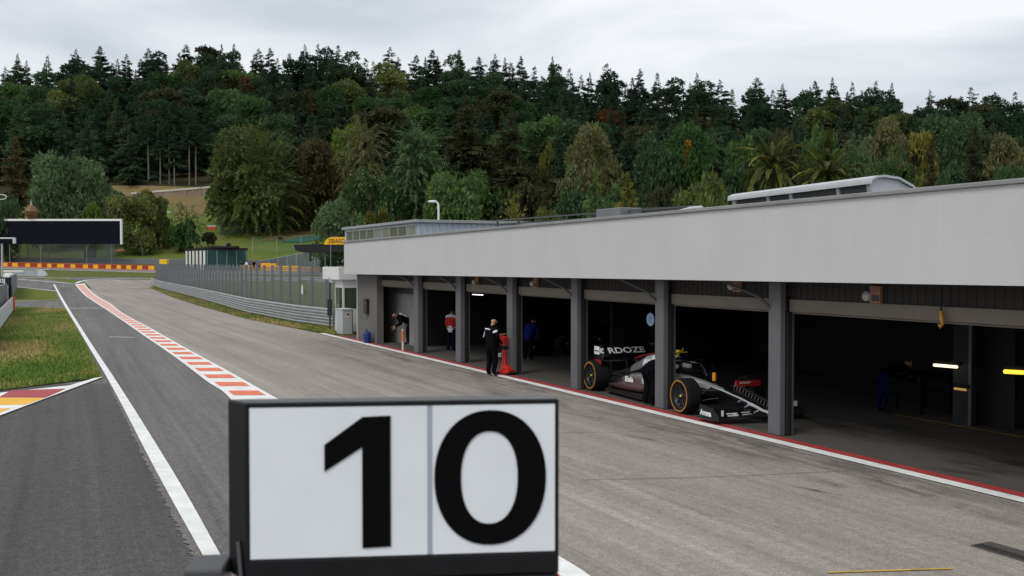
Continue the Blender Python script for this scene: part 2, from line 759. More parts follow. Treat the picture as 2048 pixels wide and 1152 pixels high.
stains = []
for (x, y, a, b_, dang, st) in [(1450, 880, 1.6, .5, .2, .75), (1560, 885, .9, .35, .0, .6), (1330, 862, 1.3, .28, .5, .7), (1300, 880, .9, .2, .6, .6),
                                (1790, 968, 1.5, .34, .25, .85), (1840, 985, 1.3, .3, .1, .8), (1690, 975, 1.0, .22, .5, .6), (1640, 985, .5, .1, .6, .8),
                                (1960, 1020, 1.3, .5, .1, .6), (1180, 835, 1.1, .18, .6, .5), (1480, 905, 1.2, .3, .3, .6), (1000, 790, 2.5, .5, .1, .5),
                                (800, 715, 4, .9, .1, .55), (1130, 812, 3, .3, .1, .5)]:
    p = G(x, y)
    stains.append((p.x, p.y, GANG + dang - .3, a, b_, st))
for (s_, w_, a, b_, st) in ((6, -.7, 9, 1.3, .42), (18, -.6, 10, 1.2, .45), (29, -.7, 9, 1.5, .5), (22, -3.2, 9, .5, .22), (30, -4.2, 9, .6, .2), (12, -2.4, 10, .7, .25)):
    p = L2W(s_, w_)
    stains.append((p.x, p.y, GANG, a, b_, st))
M_light = asphalt('pit lane asphalt', (.298, .264, .236), streak=.26, sang=GANG, stains=stains, grain=.34)
M_dark = asphalt('exit road asphalt', (.150, .142, .136), streak=.3, sang=R(114), grain=.5, seed=3.0)
M_patch = asphalt('older asphalt', (.084, .080, .078), streak=.25, sang=R(114), grain=.55, seed=9.0)
M_mid = asphalt('track asphalt', (.19, .185, .18), streak=.15, sang=0, grain=.2)
M_gap = asphalt('crumbled edge', (.15, .142, .132), streak=.1, grain=.8, seed=5)
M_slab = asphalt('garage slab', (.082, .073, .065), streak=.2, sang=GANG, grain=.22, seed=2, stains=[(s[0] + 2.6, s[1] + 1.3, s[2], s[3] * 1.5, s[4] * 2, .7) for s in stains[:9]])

# terrain sheet, out past the ridge
ys = list(range(-80, 160, 20)) + [160, 172, 185, 195, 205, 215, 225, 232, 240, 252, 265, 278, 290, 301, 312, 323, 335, 340, 345, 355, 370, 385, 400, 420, 450, 480, 510, 540, 570, 600, 620, 650, 680, 760, 900, 1200, 1600, 2400]
bs = [-1.6, -1.2, -.9, -.75] + [round(-.6 + i * .04, 3) for i in range(31)] + [.75, .9, 1.2, 1.6]
mb = MB()
vs, fs, ms = [], [], []
for y in ys:
    for b in bs:
        x = b * max(y, 120)
        z = terr(x, y)
        if 300 < y < 1000:
            z += .5 * math.sin(x * .07 + y * .05)
        if y > 900:
            z = max(terr(x, 900), 40)
        vs.append((x, y, z))
k = len(bs)
for i in range(len(ys) - 1):
    for j in range(k - 1):
        fs.append((i * k + j, i * k + j + 1, (i + 1) * k + j + 1, (i + 1) * k + j))
        yc = (ys[i] + ys[i + 1]) / 2
        bc = (bs[j] + bs[j + 1]) / 2
        ms.append(0 if yc < 226 else (1 if yc < 335 else (2 if yc < 350 and -.39 < bc < -.29 else 3)))
mb.v, mb.f, mb.m, mb.sm = vs, fs, ms, [False] * len(fs)
o = mb.build('ground', [M_turf, M_bank, M_dry, M_floorwood])
o['kind'] = 'structure'

# kerb edges (plan), from near to far
KL = smooth_pts([(0.1 - .75, 6.0, 0), (-1.75, 11.0, 0)] + [G(*p) for p in [(465, 804), (412, 763), (345, 712), (287, 672), (249, 645), (211, 619), (182, 600), (165, 587), (150, 569)]])
KR = smooth_pts([(1.55, 6.0, 0), (.74, 10.6, 0)] + [G(*p) for p in [(536, 789), (450, 740), (364, 693), (297, 655), (249, 629), (222, 609), (200, 596), (181, 582), (169, 567)]])


def at_y(P, y):
    for a, b in zip(P, P[1:]):
        if a.y <= y <= b.y:
            return a.lerp(b, (y - a.y) / max(1e-6, b.y - a.y))
    return P[0] if y < P[0].y else P[-1]


# pit-exit road: dark asphalt left of the kerb
ysn = [-20, 0, 6, 9, 12, 16, 20, 25, 30, 36, 44, 55, 70, 90, 110, 130, 150]
strip('exit_road', [(-95, y, 0) for y in ysn], [tuple(at_y(KL, y).lerp(at_y(KR, y), .5)) if y >= 6 else (1.2 + (6 - y) * .18, y, 0) for y in ysn], M_dark, .010)
px_strip('exit_road_top', [(0, 575), (0, 558), (34, 556), (70, 552)], [(150, 575), (152, 568), (180, 561), (340, 553)], M_dark, .014)
# pit lane: light asphalt between the kerb and the garages
fence_edge = [G(*p) for p in [(669.5, 670), (592, 658), (494, 639), (397, 612), (344, 595), (300, 576)]]


def lane_right(y):
    if y < A1.y + 1:
        t = (y - A1.y) / ES.y
        return A1 + ES * t
    P = [A1] + fence_edge
    for a, b in zip(P, P[1:]):
        if a.y <= y <= b.y:
            return a.lerp(b, (y - a.y) / (b.y - a.y))
    return fence_edge[-1]


ysl = [-20, 0, 6, 10, 14, 18, 22, 26, 30, 34, 38, 42, 44, 50, 58, 66, 76, 88, 100, 114, 128]
left = [tuple(at_y(KL, y).lerp(at_y(KR, y), .5)) if y >= 6 else (1.2 + (6 - y) * .18, y, 0) for y in ysl]
right = [tuple(lane_right(y)) for y in ysl]
strip('pit_lane', left, right, M_light, .018)
# the lane bends right past the fence end
px_strip('pit_lane_bend', [left[-1] and (184.0, 578), (172, 567), (166, 564), (178, 561), (200, 559)], [(303, 577), (320, 572), (345, 566), (380, 562), (420, 560)], M_light, .022)
strip('kerb_strip', KL, KR, M_white, .030)
mb = MB()
y = 10.3
while y < 150:
    hd = 1.85 * .24
    a, b = at_y(KL, y - hd), at_y(KR, y - hd)
    c, d = at_y(KL, y + hd), at_y(KR, y + hd)
    q = [a.lerp(b, .14), a.lerp(b, .87), c.lerp(d, .87), c.lerp(d, .14)]
    mb.quad(*[(p.x, p.y, terr(p.x, p.y) + .036) for p in q])
    y += 1.85
mb.build('kerb_bars', M_redp)['kind'] = 'structure'

# the long white line and its crumbled left edge
px_l = [(405, 1115), (306.6, 935), (220, 768), (164, 672), (122, 600), (106.5, 569)]
px_r = [(441, 1115), (345, 945), (235, 768), (172, 672), (127, 600), (109.5, 569)]
lp, rp = [G(*p) for p in px_l], [G(*p) for p in px_r]
lp.insert(0, lp[0] + (lp[0] - lp[1]) * .6)
rp.insert(0, rp[0] + (rp[0] - rp[1]) * .6)
strip('white_line', smooth_pts(lp), smooth_pts(rp), M_white, .034)
rn = random.Random(3)
la, ra = [], []
for i in range(420):
    t = i / 419
    p = lp[0].lerp(lp[1], min(1, t * 3)) if t < 1 / 3 else lp[1].lerp(lp[2], min(1, (t - 1 / 3) * 3)) if t < 2 / 3 else lp[2].lerp(lp[3], min(1, (t - 2 / 3) * 3))
    wd = .11 * (1 - t) + .035 + (rn.uniform(-.05, .05) + .03 * math.sin(i * .9) + .02 * math.sin(i * 2.3)) * (1 - t * .6)
    la.append(p + Vector((-wd - .02, 0, 0)))
    ra.append(p + Vector((.06, 0, 0)))
strip('crumbled_edge', la, ra, M_gap, .026, step=.2)
ptp = [G(*p) for p in [(0, 838), (60, 818), (205, 765)]]
pl_, pr_ = [], []
for p in la[::2]:
    pl_.append(Vector((-40, p.y, 0)))
    pr_.append(p + Vector((.05, 0, 0)))
yb = G(205, 762).y
k = [i for i, p in enumerate(pr_) if p.y <= yb]
strip('old_patch', [Vector((-30, p.y, 0)) for p in [pr_[i] for i in k]], [pr_[i] for i in k], M_patch, .018, step=1)

# grass between rail and line, crossed by a service road
gl = [(-14, 785), (-60, 700), (-10, 670), (24, 621), (25.8, 615.6)]
gr = [(205, 757), (190, 726), (168, 683), (136, 627), (131, 618)]
px_strip('grass_strip', gl, gr, M_turf2, .040)
px_strip('grass_strip', [(20, 603.4), (28, 590), (34, 574.5)], [(117, 601), (113, 592), (108, 581)], M_turf2, .040)
px_strip('grass_strip', [(64, 557), (100, 558.5), (146, 566.5)], [(66, 556.6), (110, 556), (163, 562)], M_turf2, .045)
px_strip('far_grass', [(85, 555.5), (96, 548), (98, 544)], [(560, 554), (560, 549), (560, 546)], M_turf, .050)
px_strip('far_grass', [(5, 546), (60, 546), (98, 546)], [(5, 543), (60, 543), (98, 543)], M_turf, .050)
for pts, wd in (([(25, 604), (119, 601)], .3), ([(25, 615.8), (131, 618), (214, 617.5)], .28), ([(34, 574.5), (112, 583)], .3),
                ([(34, 559), (148, 567.5)], .5), ([(34, 556.6), (64, 555.8), (200, 556.5), (300, 557.2)], .55), ([(152, 567), (166, 562.5), (190, 559.5), (240, 557.8), (310, 557.4)], .55)):
    line('white_line', smooth_pts([G(*p) for p in pts], 5), wd, M_white, .062)
line('white_line', [G(218, 675), (G(268, 676))], .12, M_white, .03)
px_strip('far_track', [(-60, 536.8), (5, 536.8), (320, 545.2), (480, 549), (760, 552)], [(-60, 531.5), (5, 532.5), (320, 540.5), (480, 542), (760, 543)], M_mid, .055)
line('white_line', [G(*p) for p in ((5, 537.8), (100, 540), (320, 546), (480, 549.5))], .6, M_white, .08)
# back straight seen through the fence
px_strip('back_track', [(345, 558), (500, 560), (800, 566)], [(345, 553), (500, 553), (800, 556)], M_mid, .058)
line('white_line', [G(*p) for p in ((345, 559), (500, 561), (800, 567))], .5, M_white, .08)

# coloured run-off kerb by the left edge
def px_poly(name, pts, mat, off):
    return poly(name, [G(*p) for p in pts], mat, off)


px_poly('painted_runoff', [(-30, 846), (0, 835), (206, 757), (196, 757), (139, 774), (0, 789), (-30, 793)], M_white, .046)
px_poly('red_stripe', [(-10, 799), (0, 797), (22, 784.5), (132, 781), (92, 799)], M_redline, .050)
px_poly('yellow_stripe', [(-30, 799.5), (91, 799.5), (52, 813), (-30, 815)], M_yelp, .050)
px_poly('yellow_stripe', [(-30, 822), (22, 820.5), (2, 829), (-30, 838)], M_yelp, .050)
px_poly('clay_patch', [(278, 501), (298, 495), (322, 491.5), (332, 492), (318, 497), (300, 501), (284, 503.5)], M('red clay', (.42, .17, .07), var=.2, scale=.6), .08)
px_poly('clay_patch', [(229, 503), (240, 499), (252, 499), (252, 504)], M('red clay', (.42, .17, .07)), .08)
px_poly('dry_slope', [(520, 483), (545, 462), (640, 456), (640, 470), (590, 479)], M_dry, .12)
px_poly('green_net', [(560, 484), (590, 477.5), (640, 470), (640, 480), (600, 486)], M('green netting', (.02, .10, .075), var=.2), .2)
px_poly('dry_slope', [(345, 395), (420, 395), (418, 415), (400, 440), (350, 445)], M_dry, .15)

# red and white line along the garages, the slab inside
line('garage_white_line', [L2W(s, -.13) for s in (-2.6, 8, 16, 24, 33.0, 45)], .26, M_white, .034)
line('garage_red_line', [L2W(s, .12) for s in (-.6, 8, 16, 24, 33.0, 45)], .24, M_redline, .038)
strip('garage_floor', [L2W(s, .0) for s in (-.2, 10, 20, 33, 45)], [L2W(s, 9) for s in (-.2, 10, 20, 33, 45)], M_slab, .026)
p0, p1 = G(1655, 1150), G(1905, 1142)
line('yellow_line', [p0, p1], .035, M('worn yellow paint', (.5, .33, .05), var=.4, scale=6), .03)
line('garage_yellow_line', [L2W(W(1790, 830, 4.3)[0], 4.3), L2W(45, 4.3)], .07, M('worn yellow paint', (.5, .33, .05)), .04)
M_seam = M('tar seam', (.05, .048, .046), var=.2)
for pts in ([(1122, 867), (1260, 866), (1392, 858)], [(1165, 963), (1420, 957), (1700, 944)], [(1480, 899), (1560, 896)], [(240, 735), (345, 735)]):
    line('tar_seam', smooth_pts([G(*p) for p in pts], 4), .013, M_seam, .027)
# drain grate in the lane
dr = thing('drain_grate', 'dark slotted drain grate set in the pit lane asphalt', 'drain grate', G(2030, 1112), GANG)
mb = MB()
mb.box((-.45, -.17, .02), (.9, .17, .032))
mb.build('frame', M('grate steel', (.14, .13, .125), rough=.5, metal=.5), dr)
mb = MB()
for i in range(22):
    mb.box((-.42 + i * .06, -.15, .033), (-.385 + i * .06, -.02, .042))
mb.build('slots', M('slot black', (.04, .038, .036)), dr)

# blades of grass on the near verges (nobody could count them)
def grass_blades(name, spots, h=(.05, .14), mats=None):
    n = len(spots)
    P = np.array(spots)
    pt = np.sin(P[:, 0] * 1.3 + 1.7 * np.sin(P[:, 1] * .35)) + np.sin(P[:, 1] * .62 + P[:, 0] * .5) + rng.normal(0, .55, n)
    mi = np.where(pt > .8, 2, np.where(pt > -.25, 1, 0)) if len(mats) > 2 else np.where(pt > .3, 1, 0)
    a = rng.uniform(0, 2 * np.pi, n)
    hh = rng.uniform(*h, n)
    lean = rng.uniform(-.06, .06, (n, 2))
    wv = .018
    v = np.zeros((n, 3, 3))
    v[:, 0] = P
    v[:, 1] = P
    v[:, 2] = P
    v[:, 0, 0] -= np.cos(a) * wv
    v[:, 0, 1] -= np.sin(a) * wv
    v[:, 1, 0] += np.cos(a) * wv
    v[:, 1, 1] += np.sin(a) * wv
    v[:, 2, :2] += lean
    v[:, 2, 2] += hh
    me = np_mesh(name, v.reshape(-1, 3), np.arange(n * 3).reshape(n, 3), mats, mi)
    return tag(link(name, me), 'short rough grass blades on the verges beside the track', 'grass', kind='stuff')


sp = []
LA, RA = [G(*p) for p in gl], [G(*p) for p in gr]
for i in range(15000):
    t = rng.random() ** 1.3 * (len(LA) - 1.001)
    k = int(t)
    a, b = LA[k].lerp(LA[k + 1], t - k), RA[k].lerp(RA[k + 1], t - k)
    p = a.lerp(b, rng.random() * .985)
    sp.append((p.x, p.y, .04))
sp2 = []
VE = [A1 + (A1 - A0).normalized() * 0] + fence_edge
rail_px = [(668, 657), (591.7, 646), (494.5, 626.6), (397, 597.5), (324, 578), (308.5, 572)]
RP = [G(*p) for p in rail_px]
for i in range(9000):
    t = rng.random() ** 1.5 * (len(RP) - 1.001)
    k = int(t)
    a, b = RP[k].lerp(RP[k + 1], t - k), fence_edge[k].lerp(fence_edge[k + 1], t - k)
    p = a.lerp(b, rng.random() * 1.0)
    sp2.append((p.x, p.y, .03))
grass_blades('grass_blades', sp, (.04, .13), [M('blade green', (.085, .18, .018), var=.2), M('blade olive', (.17, .22, .03), var=.2), M('blade straw', (.40, .31, .12), var=.2)])
grass_blades('verge_blades', sp2, (.03, .10), [M('blade olive', (.17, .22, .03), var=.2), M('blade straw', (.40, .31, .12), var=.2)])
strip('verge', RP, fence_edge, turf('dry verge', (.13, .14, .04), (.17, .15, .05), (.24, .20, .09), s1=.3, s2=1.2), .024)
# ---------------------------------------------------------------- the pit building (local frame: x = s, y = w, z up)
M_conc = M('fascia concrete', (.505, .505, .51), rough=.85, var=.035, scale=.9, bump=.15, bscale=25, stretch=(1, 1, .5))
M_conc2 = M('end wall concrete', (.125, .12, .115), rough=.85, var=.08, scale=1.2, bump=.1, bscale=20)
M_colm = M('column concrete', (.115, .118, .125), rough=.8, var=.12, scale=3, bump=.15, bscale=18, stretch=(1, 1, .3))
M_cope = M('coping metal', (.27, .27, .27), rough=.5, metal=.3, var=.15, scale=1.5)
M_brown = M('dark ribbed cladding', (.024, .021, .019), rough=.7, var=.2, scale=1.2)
M_beige = M('shutter box', (.145, .125, .105), rough=.6, var=.1, scale=1.5)
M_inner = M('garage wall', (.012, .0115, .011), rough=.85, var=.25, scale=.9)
M_inner2 = M('garage side wall', (.24, .232, .215), rough=.85, var=.12, scale=.9)
M_steel = M('jamb steel', (.10, .105, .11), rough=.45, metal=.4, var=.1)
M_black = M('black gap', (.012, .012, .012), rough=.8, var=0)
M_wht = M('white render', (.66, .66, .65), rough=.75, var=.06, scale=1.2)
M_blue = M('pale blue cladding', (.45, .50, .56), rough=.5, var=.07, scale=1.0)
M_alu = M('window aluminium', (.45, .46, .47), rough=.4, metal=.4, var=.05)
M_win = glass('window glass', (.09, .10, .10))
M_dark_metal = M('dark roof metal', (.05, .052, .055), rough=.5, metal=.3, var=.2)
M_grey_metal = M('grey roof metal', (.20, .21, .22), rough=.5, metal=.2, var=.1, scale=1.5)

B = thing('pit_building', 'long low grey concrete pit garage building with open bays and deep blank fascia', 'building', A1, GANG)
sF, zFt = W(688, 486, -.12)
_, zFb = W(688, 548, -.12)
s20, z20t = W(2048, 367, -.12)
_, z20b = W(2048, 572, -.12)
SE = s20 + 10
def zt(s): return zFt + (z20t - zFt) * (s - sF) / (s20 - sF)
def zb(s): return zFb + (z20b - zFb) * (s - sF) / (s20 - sF)


seams = [sF] + sorted(W(x, 480, -.12)[0] for x in (747, 812, 893, 985, 1042, 1242, 1410, 1522, 1700, 1878)) + [s20 + 1.2, s20 + 3.2, SE]
mb = MB()
for a, b in zip(seams, seams[1:]):
    a2, b2 = a + .004, b - .004
    mb.hexa([(a2, -.12, zb(a2)), (b2, -.12, zb(b2)), (b2, .12, zb(b2)), (a2, .12, zb(a2)), (a2, -.12, zt(a2)), (b2, -.12, zt(b2)), (b2, .12, zt(b2)), (a2, .12, zt(a2))])
mb.build('fascia', M_conc, B)
mb = MB()   # pale sealant in the panel joints, slightly recessed
mb.hexa([(sF + .01, -.1185, zb(sF) + .01), (SE - .01, -.1185, zb(SE) + .01), (SE - .01, .10, zb(SE) + .01), (sF + .01, .10, zb(sF) + .01),
         (sF + .01, -.1185, zt(sF) - .01), (SE - .01, -.1185, zt(SE) - .01), (SE - .01, .10, zt(SE) - .01), (sF + .01, .10, zt(sF) - .01)])
mb.build('joint_sealant', M('sealant', (.60, .605, .61), var=0), B)
mb = MB()
mb.hexa([(sF - .03, -.17, zt(sF) + .004), (SE, -.17, zt(SE) + .004), (SE, .3, zt(SE) + .004), (sF - .03, .3, zt(sF) + .004),
         (sF - .03, -.17, zt(sF) + .08), (SE, -.17, zt(SE) + .075), (SE, .3, zt(SE) + .085), (sF - .03, .3, zt(sF) + .09)])
mb.build('coping', M_cope, B, bevel=.015)
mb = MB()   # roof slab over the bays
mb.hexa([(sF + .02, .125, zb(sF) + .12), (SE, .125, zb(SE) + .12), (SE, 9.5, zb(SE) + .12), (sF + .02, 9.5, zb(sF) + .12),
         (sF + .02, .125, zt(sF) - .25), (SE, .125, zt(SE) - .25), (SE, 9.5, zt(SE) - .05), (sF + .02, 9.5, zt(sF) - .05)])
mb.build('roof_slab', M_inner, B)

cols = [(827, 839, 703), (911, 924, 721), (1013, 1028, 747), (1141, 1158, 775), (1309, 1332, 812), (1535, 1567, 872)]
cs = []
for (xl, xr, yb) in cols:
    cs.append((W(xl, yb, .30)[0], W(xl + (xr - xl) * .74, yb, .30)[0]))
step = (cs[5][0] - cs[0][0]) / 5
cs.append((cs[5][0] + step * 2.0, cs[5][1] + step * 2.0))
sE0 = W(715, 675, .32)[0]
sE1 = W(754, 675, .32)[0]
print('cols', cs, 'ends', sE0, sE1, zFb, z20b, zFt, z20t)
ZC = 2.62
mb = MB()   # ribbed wall over the bays: shallow ribs
s = sE1
while s < SE - .2:
    zz = zb(s) + .118
    mb.box((s, .56, ZC), (s + .12, .66, zz))
    mb.box((s + .12, .568, ZC), (s + .16, .66, zz))
    s += .16
mb.build('ribbed_wall', M_brown, B)
edges = [sE1] + [v for c in cs for v in c] + [SE]
for i in range(len(cs) + 1):
    a = sE1 + .04 if i == 0 else cs[i - 1][1] + .02
    b = (cs[i][0] - .02) if i < len(cs) else SE
    mb = MB()
    mb.box((a, .50, ZC - .24), (b, .80, ZC - .004))
    mb.box((a + .03, .54, ZC - .275), (b - .03, .76, ZC - .242))
    mb.build('shutter_box', M_beige, B, bevel=.01)
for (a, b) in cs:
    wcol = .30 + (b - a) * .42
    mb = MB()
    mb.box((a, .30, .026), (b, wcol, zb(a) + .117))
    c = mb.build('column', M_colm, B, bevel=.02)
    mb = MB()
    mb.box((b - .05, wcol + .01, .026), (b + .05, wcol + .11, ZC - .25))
    mb.build('jamb_shade', M_black, c)  # black box paints the shade in the gap between column and guide
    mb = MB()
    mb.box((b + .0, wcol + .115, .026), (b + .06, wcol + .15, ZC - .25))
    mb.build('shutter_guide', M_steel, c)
for i, (a, b) in enumerate(cs[:6]):
    mb = MB()
    mb.tube([(a + .06, .32, ZC - .18), (a - .12, .18, ZC + .02), (a - 1.35, .02, zb(a) + .06)], .03, 6)
    mb.build('canopy_brace', M_dark_metal, B)
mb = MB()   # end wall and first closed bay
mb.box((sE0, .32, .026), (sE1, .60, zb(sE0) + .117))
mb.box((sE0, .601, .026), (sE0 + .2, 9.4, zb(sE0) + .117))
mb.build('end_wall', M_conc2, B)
mb = MB()
mb.box((sE0 - .03, .30, .024), (sE0 + .05, .316, zb(sE0) + .11))
mb.build('corner_trim', M('corner trim', (.5, .5, .5), var=.05), B)
mb = MB()
sIW = W(836, 680, 1.3)[0]
mb.box((sE0 + .205, 1.3, .026), (sIW, 1.4, ZC + .2))
mb.build('inner_wall', M_inner2, B)
mb = MB()
mb.box((sE1 - .3, 1.15, ZC - .55), (sIW - .02, 1.29, ZC - .2))
mb.build('roller_shutter', M_dark_metal, B)
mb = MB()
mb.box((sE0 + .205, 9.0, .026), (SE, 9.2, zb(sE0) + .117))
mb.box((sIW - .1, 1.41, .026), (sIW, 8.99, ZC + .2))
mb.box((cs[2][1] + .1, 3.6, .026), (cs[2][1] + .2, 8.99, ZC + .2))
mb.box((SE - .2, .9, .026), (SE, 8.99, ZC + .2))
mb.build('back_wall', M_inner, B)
mb = MB()
mb.box((W(846, 670, 4.2)[0], 4.2, .026), (W(879, 670, 4.2)[0], 4.3, 1.5))
mb.build('partition_panel', M('garage panel', (.03, .03, .03), var=.1), B)
# deep-set wall at the open double bay, with a door leaf
sd0, sd1 = W(1905, 855, 4.6)[0], W(1944, 855, 4.6)[0]
mb = MB()
mb.box((cs[5][1] + 1.4, 5.0, .026), (sd0 - .02, 5.12, ZC + .2))
mb.build('rear_screen', M('rear screen grey', (.012, .011, .011), var=.15), B)
mb = MB()
mb.box((sd0, 4.6, .026), (sd1, 4.7, 2.35))
d = mb.build('service_door', M('door grey', (.022, .024, .024), var=.15), B)
mb = MB()
mb.box((sd1 - .07, 4.56, .03), (sd1, 4.595, 2.35))
mb.build('door_edge', M_steel, d)

# clerestory box on the roof: window band to the lane, ribbed cladding to the camera
w1 = 1.6
sa, za = W(690, 460, w1)
sb, zbx = W(835, 440, w1)
z0 = zt(sa) - .3
cl = MB()
cl.box((sa, w1, z0), (sb, w1 + 16, zbx - .10))
cl.build('clerestory', M_blue, B)
mb = MB()
k = 0
y = w1 + .1
while y < w1 + 15.8:
    mb.box((sb + .003, y, z0), (sb + .035, y + .07, zbx - .101))
    y += .28
mb.build('cladding_ribs', M('pale blue rib', (.36, .41, .47), var=.05), B)
mb = MB()
mb.box((sa - .12, w1 - .14, zbx - .098), (sb + .12, w1 + 16.1, zbx + .02))
mb.build('clerestory_roof', M('clerestory roof grey', (.33, .34, .35), rough=.5, metal=.2), B, bevel=.01)
n = 9
for i in range(n):
    a = sa + .35 + (sb - sa - .45) * i / n
    b = sa + .35 + (sb - sa - .45) * (i + 1) / n
    mb = MB()
    zz0, zz1 = zt(a) + .10, zbx - .16
    fw = .05
    mb.box((a, w1 - .05, zz0), (a + fw, w1 - .004, zz1))
    mb.box((b - fw * .2, w1 - .05, zz0), (b, w1 - .004, zz1))
    mb.box((a + fw, w1 - .05, zz1 - fw), (b - fw * .2, w1 - .004, zz1))
    mb.box((a + fw, w1 - .05, zz0), (b - fw * .2, w1 - .004, zz0 + fw))
    wi = mb.build('window', M_alu, B)
    mb = MB()
    mb.box((a + fw, w1 - .022, zz0 + fw), (b - fw * .2, w1 - .006, zz1 - fw))
    mb.build('pane', [glass('window glass'), glass('window glass pale', (.20, .22, .22)), glass('window glass brown', (.12, .10, .08))][[0, 0, 0, 0, 1, 1, 2, 0, 1][i]], wi)

# long rooflight with a curved metal hood
w2 = 3.0
sk0, zk0 = W(1472, 386, w2)
sk1, zk1 = W(1752, 349, w2)
zk = (zk0 + zk1) / 2
print('rooflight', sk0, zk0, sk1, zk1)
kb = zt(sk1) - .3
hw = 1.45
prof = [(-.16, zk0 - .14), (-.15, zk0 - .08), (0, zk0 - .02), (.2, zk0 + .0), (.6, zk0 - .03), (1.0, zk0 - .18), (hw, zk0 - .5)]
dz = zk1 - zk0
hood_t = .05
rl = MB()
rings = []
for s_, dd in ((sk0 - .12, 0), (sk1 + .05, dz)):
    rings.append([(s_, w2 + p[0], p[1] + dd) for p in prof] + [(s_, w2 + p[0], p[1] + dd - hood_t) for p in reversed(prof)])
rl.loft(rings, caps=True, smooth=False)
rl_o = rl.build('rooflight', M('rooflight hood', (.50, .515, .53), rough=.45, metal=.2, var=.06), B)
mb = MB()
for s_, dd in ((sk1 - .06, dz), (sk0 + .02, 0)):
    mb = MB()
    mb.prism([(s_, w2 + p[0] * .96 + .02, p[1] + dd - hood_t - .005) for p in prof] + [(s_, w2 + hw, kb), (s_, w2 + .12, kb)], (.05, 0, 0))
    mb.build('end_panel', M('end panel', (.50, .53, .56), rough=.5, var=.06), rl_o)
mb = MB()
mb.hexa([(sk0 + .1, w2 + .1, kb), (sk1 - .1, w2 + .1, kb), (sk1 - .1, w2 + .16, kb), (sk0 + .1, w2 + .16, kb),
         (sk0 + .1, w2 - .05, zk0 - .17), (sk1 - .1, w2 - .05, zk1 - .17), (sk1 - .1, w2 + .02, zk1 - .17), (sk0 + .1, w2 + .02, zk0 - .17)])
mb.build('glazing', M('smoked rooflight glass', (.085, .085, .085), rough=.3, var=.15), rl_o)
for f in (.0, .28, .46, .80, 1.0):
    s_ = sk0 + .05 + (sk1 - sk0 - .2) * f
    dd = dz * f
    mb = MB()
    mb.hexa([(s_, w2 + .04, kb), (s_ + .09, w2 + .04, kb), (s_ + .09, w2 + .09, kb), (s_, w2 + .09, kb),
             (s_, w2 - .12, zk0 + dd - .17), (s_ + .09, w2 - .12, zk0 + dd - .17), (s_ + .09, w2 - .06, zk0 + dd - .17), (s_, w2 - .06, zk0 + dd - .17)])
    mb.build('mullion', M_alu, rl_o)

# low rails and plant on the roof between them
w3 = 4.5
sr0, zr0 = W(990, 440, w3)
sr1, zr1 = W(1388, 410, w3)
mb = MB()
for dzz, dw in ((0, 0), (-.14, .25), (-.26, .1)):
    mb.hexa([(sr0, w3 + dw, zr0 + dzz - .05), (sr1 - .4 * dw, w3 + dw, zr1 + dzz - .05), (sr1 - .4 * dw, w3 + dw + .06, zr1 + dzz - .05), (sr0, w3 + dw + .06, zr0 + dzz - .05),
             (sr0, w3 + dw, zr0 + dzz), (sr1 - .4 * dw, w3 + dw, zr1 + dzz), (sr1 - .4 * dw, w3 + dw + .06, zr1 + dzz), (sr0, w3 + dw + .06, zr0 + dzz)])
for i in range(8):
    f = i / 7
    s_ = sr0 + (sr1 - sr0) * f
    zz = zr0 + (zr1 - zr0) * f
    mb.box((s_, w3 + .07, zt(s_) - .3), (s_ + .06, w3 + .13, zz - .01))
mb.build('roof_rail', M('roof rail dark', (.10, .105, .11), rough=.5, metal=.3), B)
mb = MB()
su0, zu0 = W(1192, 419, 4.2)
su1, zu1 = W(1240, 414, 4.2)
mb.box((su0, 4.2, zt(su0) - .3), (su1, 5.2, zu0))
mb.build('roof_unit', M_grey_metal, B, bevel=.02)
sp0, zp0 = W(1243, 414, 5)
sp1, zp1 = W(1385, 408, 5)
mb = MB()
mb.hexa([(sp0, 5, zp0 - .5), (sp1 - .3, 5, zp0 - .5), (sp1 - .3, 5.1, zp0 - .5), (sp0, 5.1, zp0 - .5), (sp0, 5, zp0 - .05), (sp1 - .1, 5, zp1 - .05), (sp1 - .1, 5.1, zp1 - .05), (sp0, 5.1, zp0 - .05)])
mb.build('roof_screen', M_dark_metal, B)
mb = MB()
sq, zq = W(1350, 421, 3.6)
mb.tube([(sq, 3.6, zt(sq) - .3), (sq, 3.6, zq - .05), (sq + .7, 3.6, zq + .02), (sq + 1.1, 3.7, zq + .03)], .05, 8)
mb.build('duct', M('pale duct', (.55, .57, .6), rough=.4, metal=.3, var=.1), B)

# ------------------------------------------------------------ pit office at the far end
KO = thing('pit_office', 'small white pit office with windows and flat white canopy at the end of the garages', 'kiosk', A1, GANG)
wc = .75
sc0, zc0 = W(645, 532, wc)
sc1, zc1 = W(677, 534, wc)
zcb = W(677, 560, wc)[1]
mb = MB()
mb.box((sc0, wc, zcb), (sc1, wc + 3.2, zc1))
mb.build('canopy', M_wht, KO, bevel=.02)
mb = MB()
mb.box((sc1 - .6, wc + .2, zc1 + .001), (sc1 - .05, wc + 1.2, zc1 + .05))
mb.build('roof_tiles', M('red roof edge', (.30, .07, .05)), KO)
wk = 1.0
sk_a, _ = W(670, 660, wk)
sk_b, _ = W(686, 668, wk)
mb = MB()
mb.box((sk_a, wk, .02), (sk_b, wk + 2.4, 1.12))
mb.box((sk_a, wk, 2.12), (sk_b, wk + 2.4, zcb - .003))
for (ss, ww) in ((sk_a, wk), (sk_b - .08, wk), (sk_a, wk + 2.32), (sk_b - .08, wk + 2.32), (sk_b - .08, wk + .75)):
    mb.box((ss, ww, 1.123), (ss + .08, ww + .08, 2.117))
mb.build('wall', M_wht, KO)
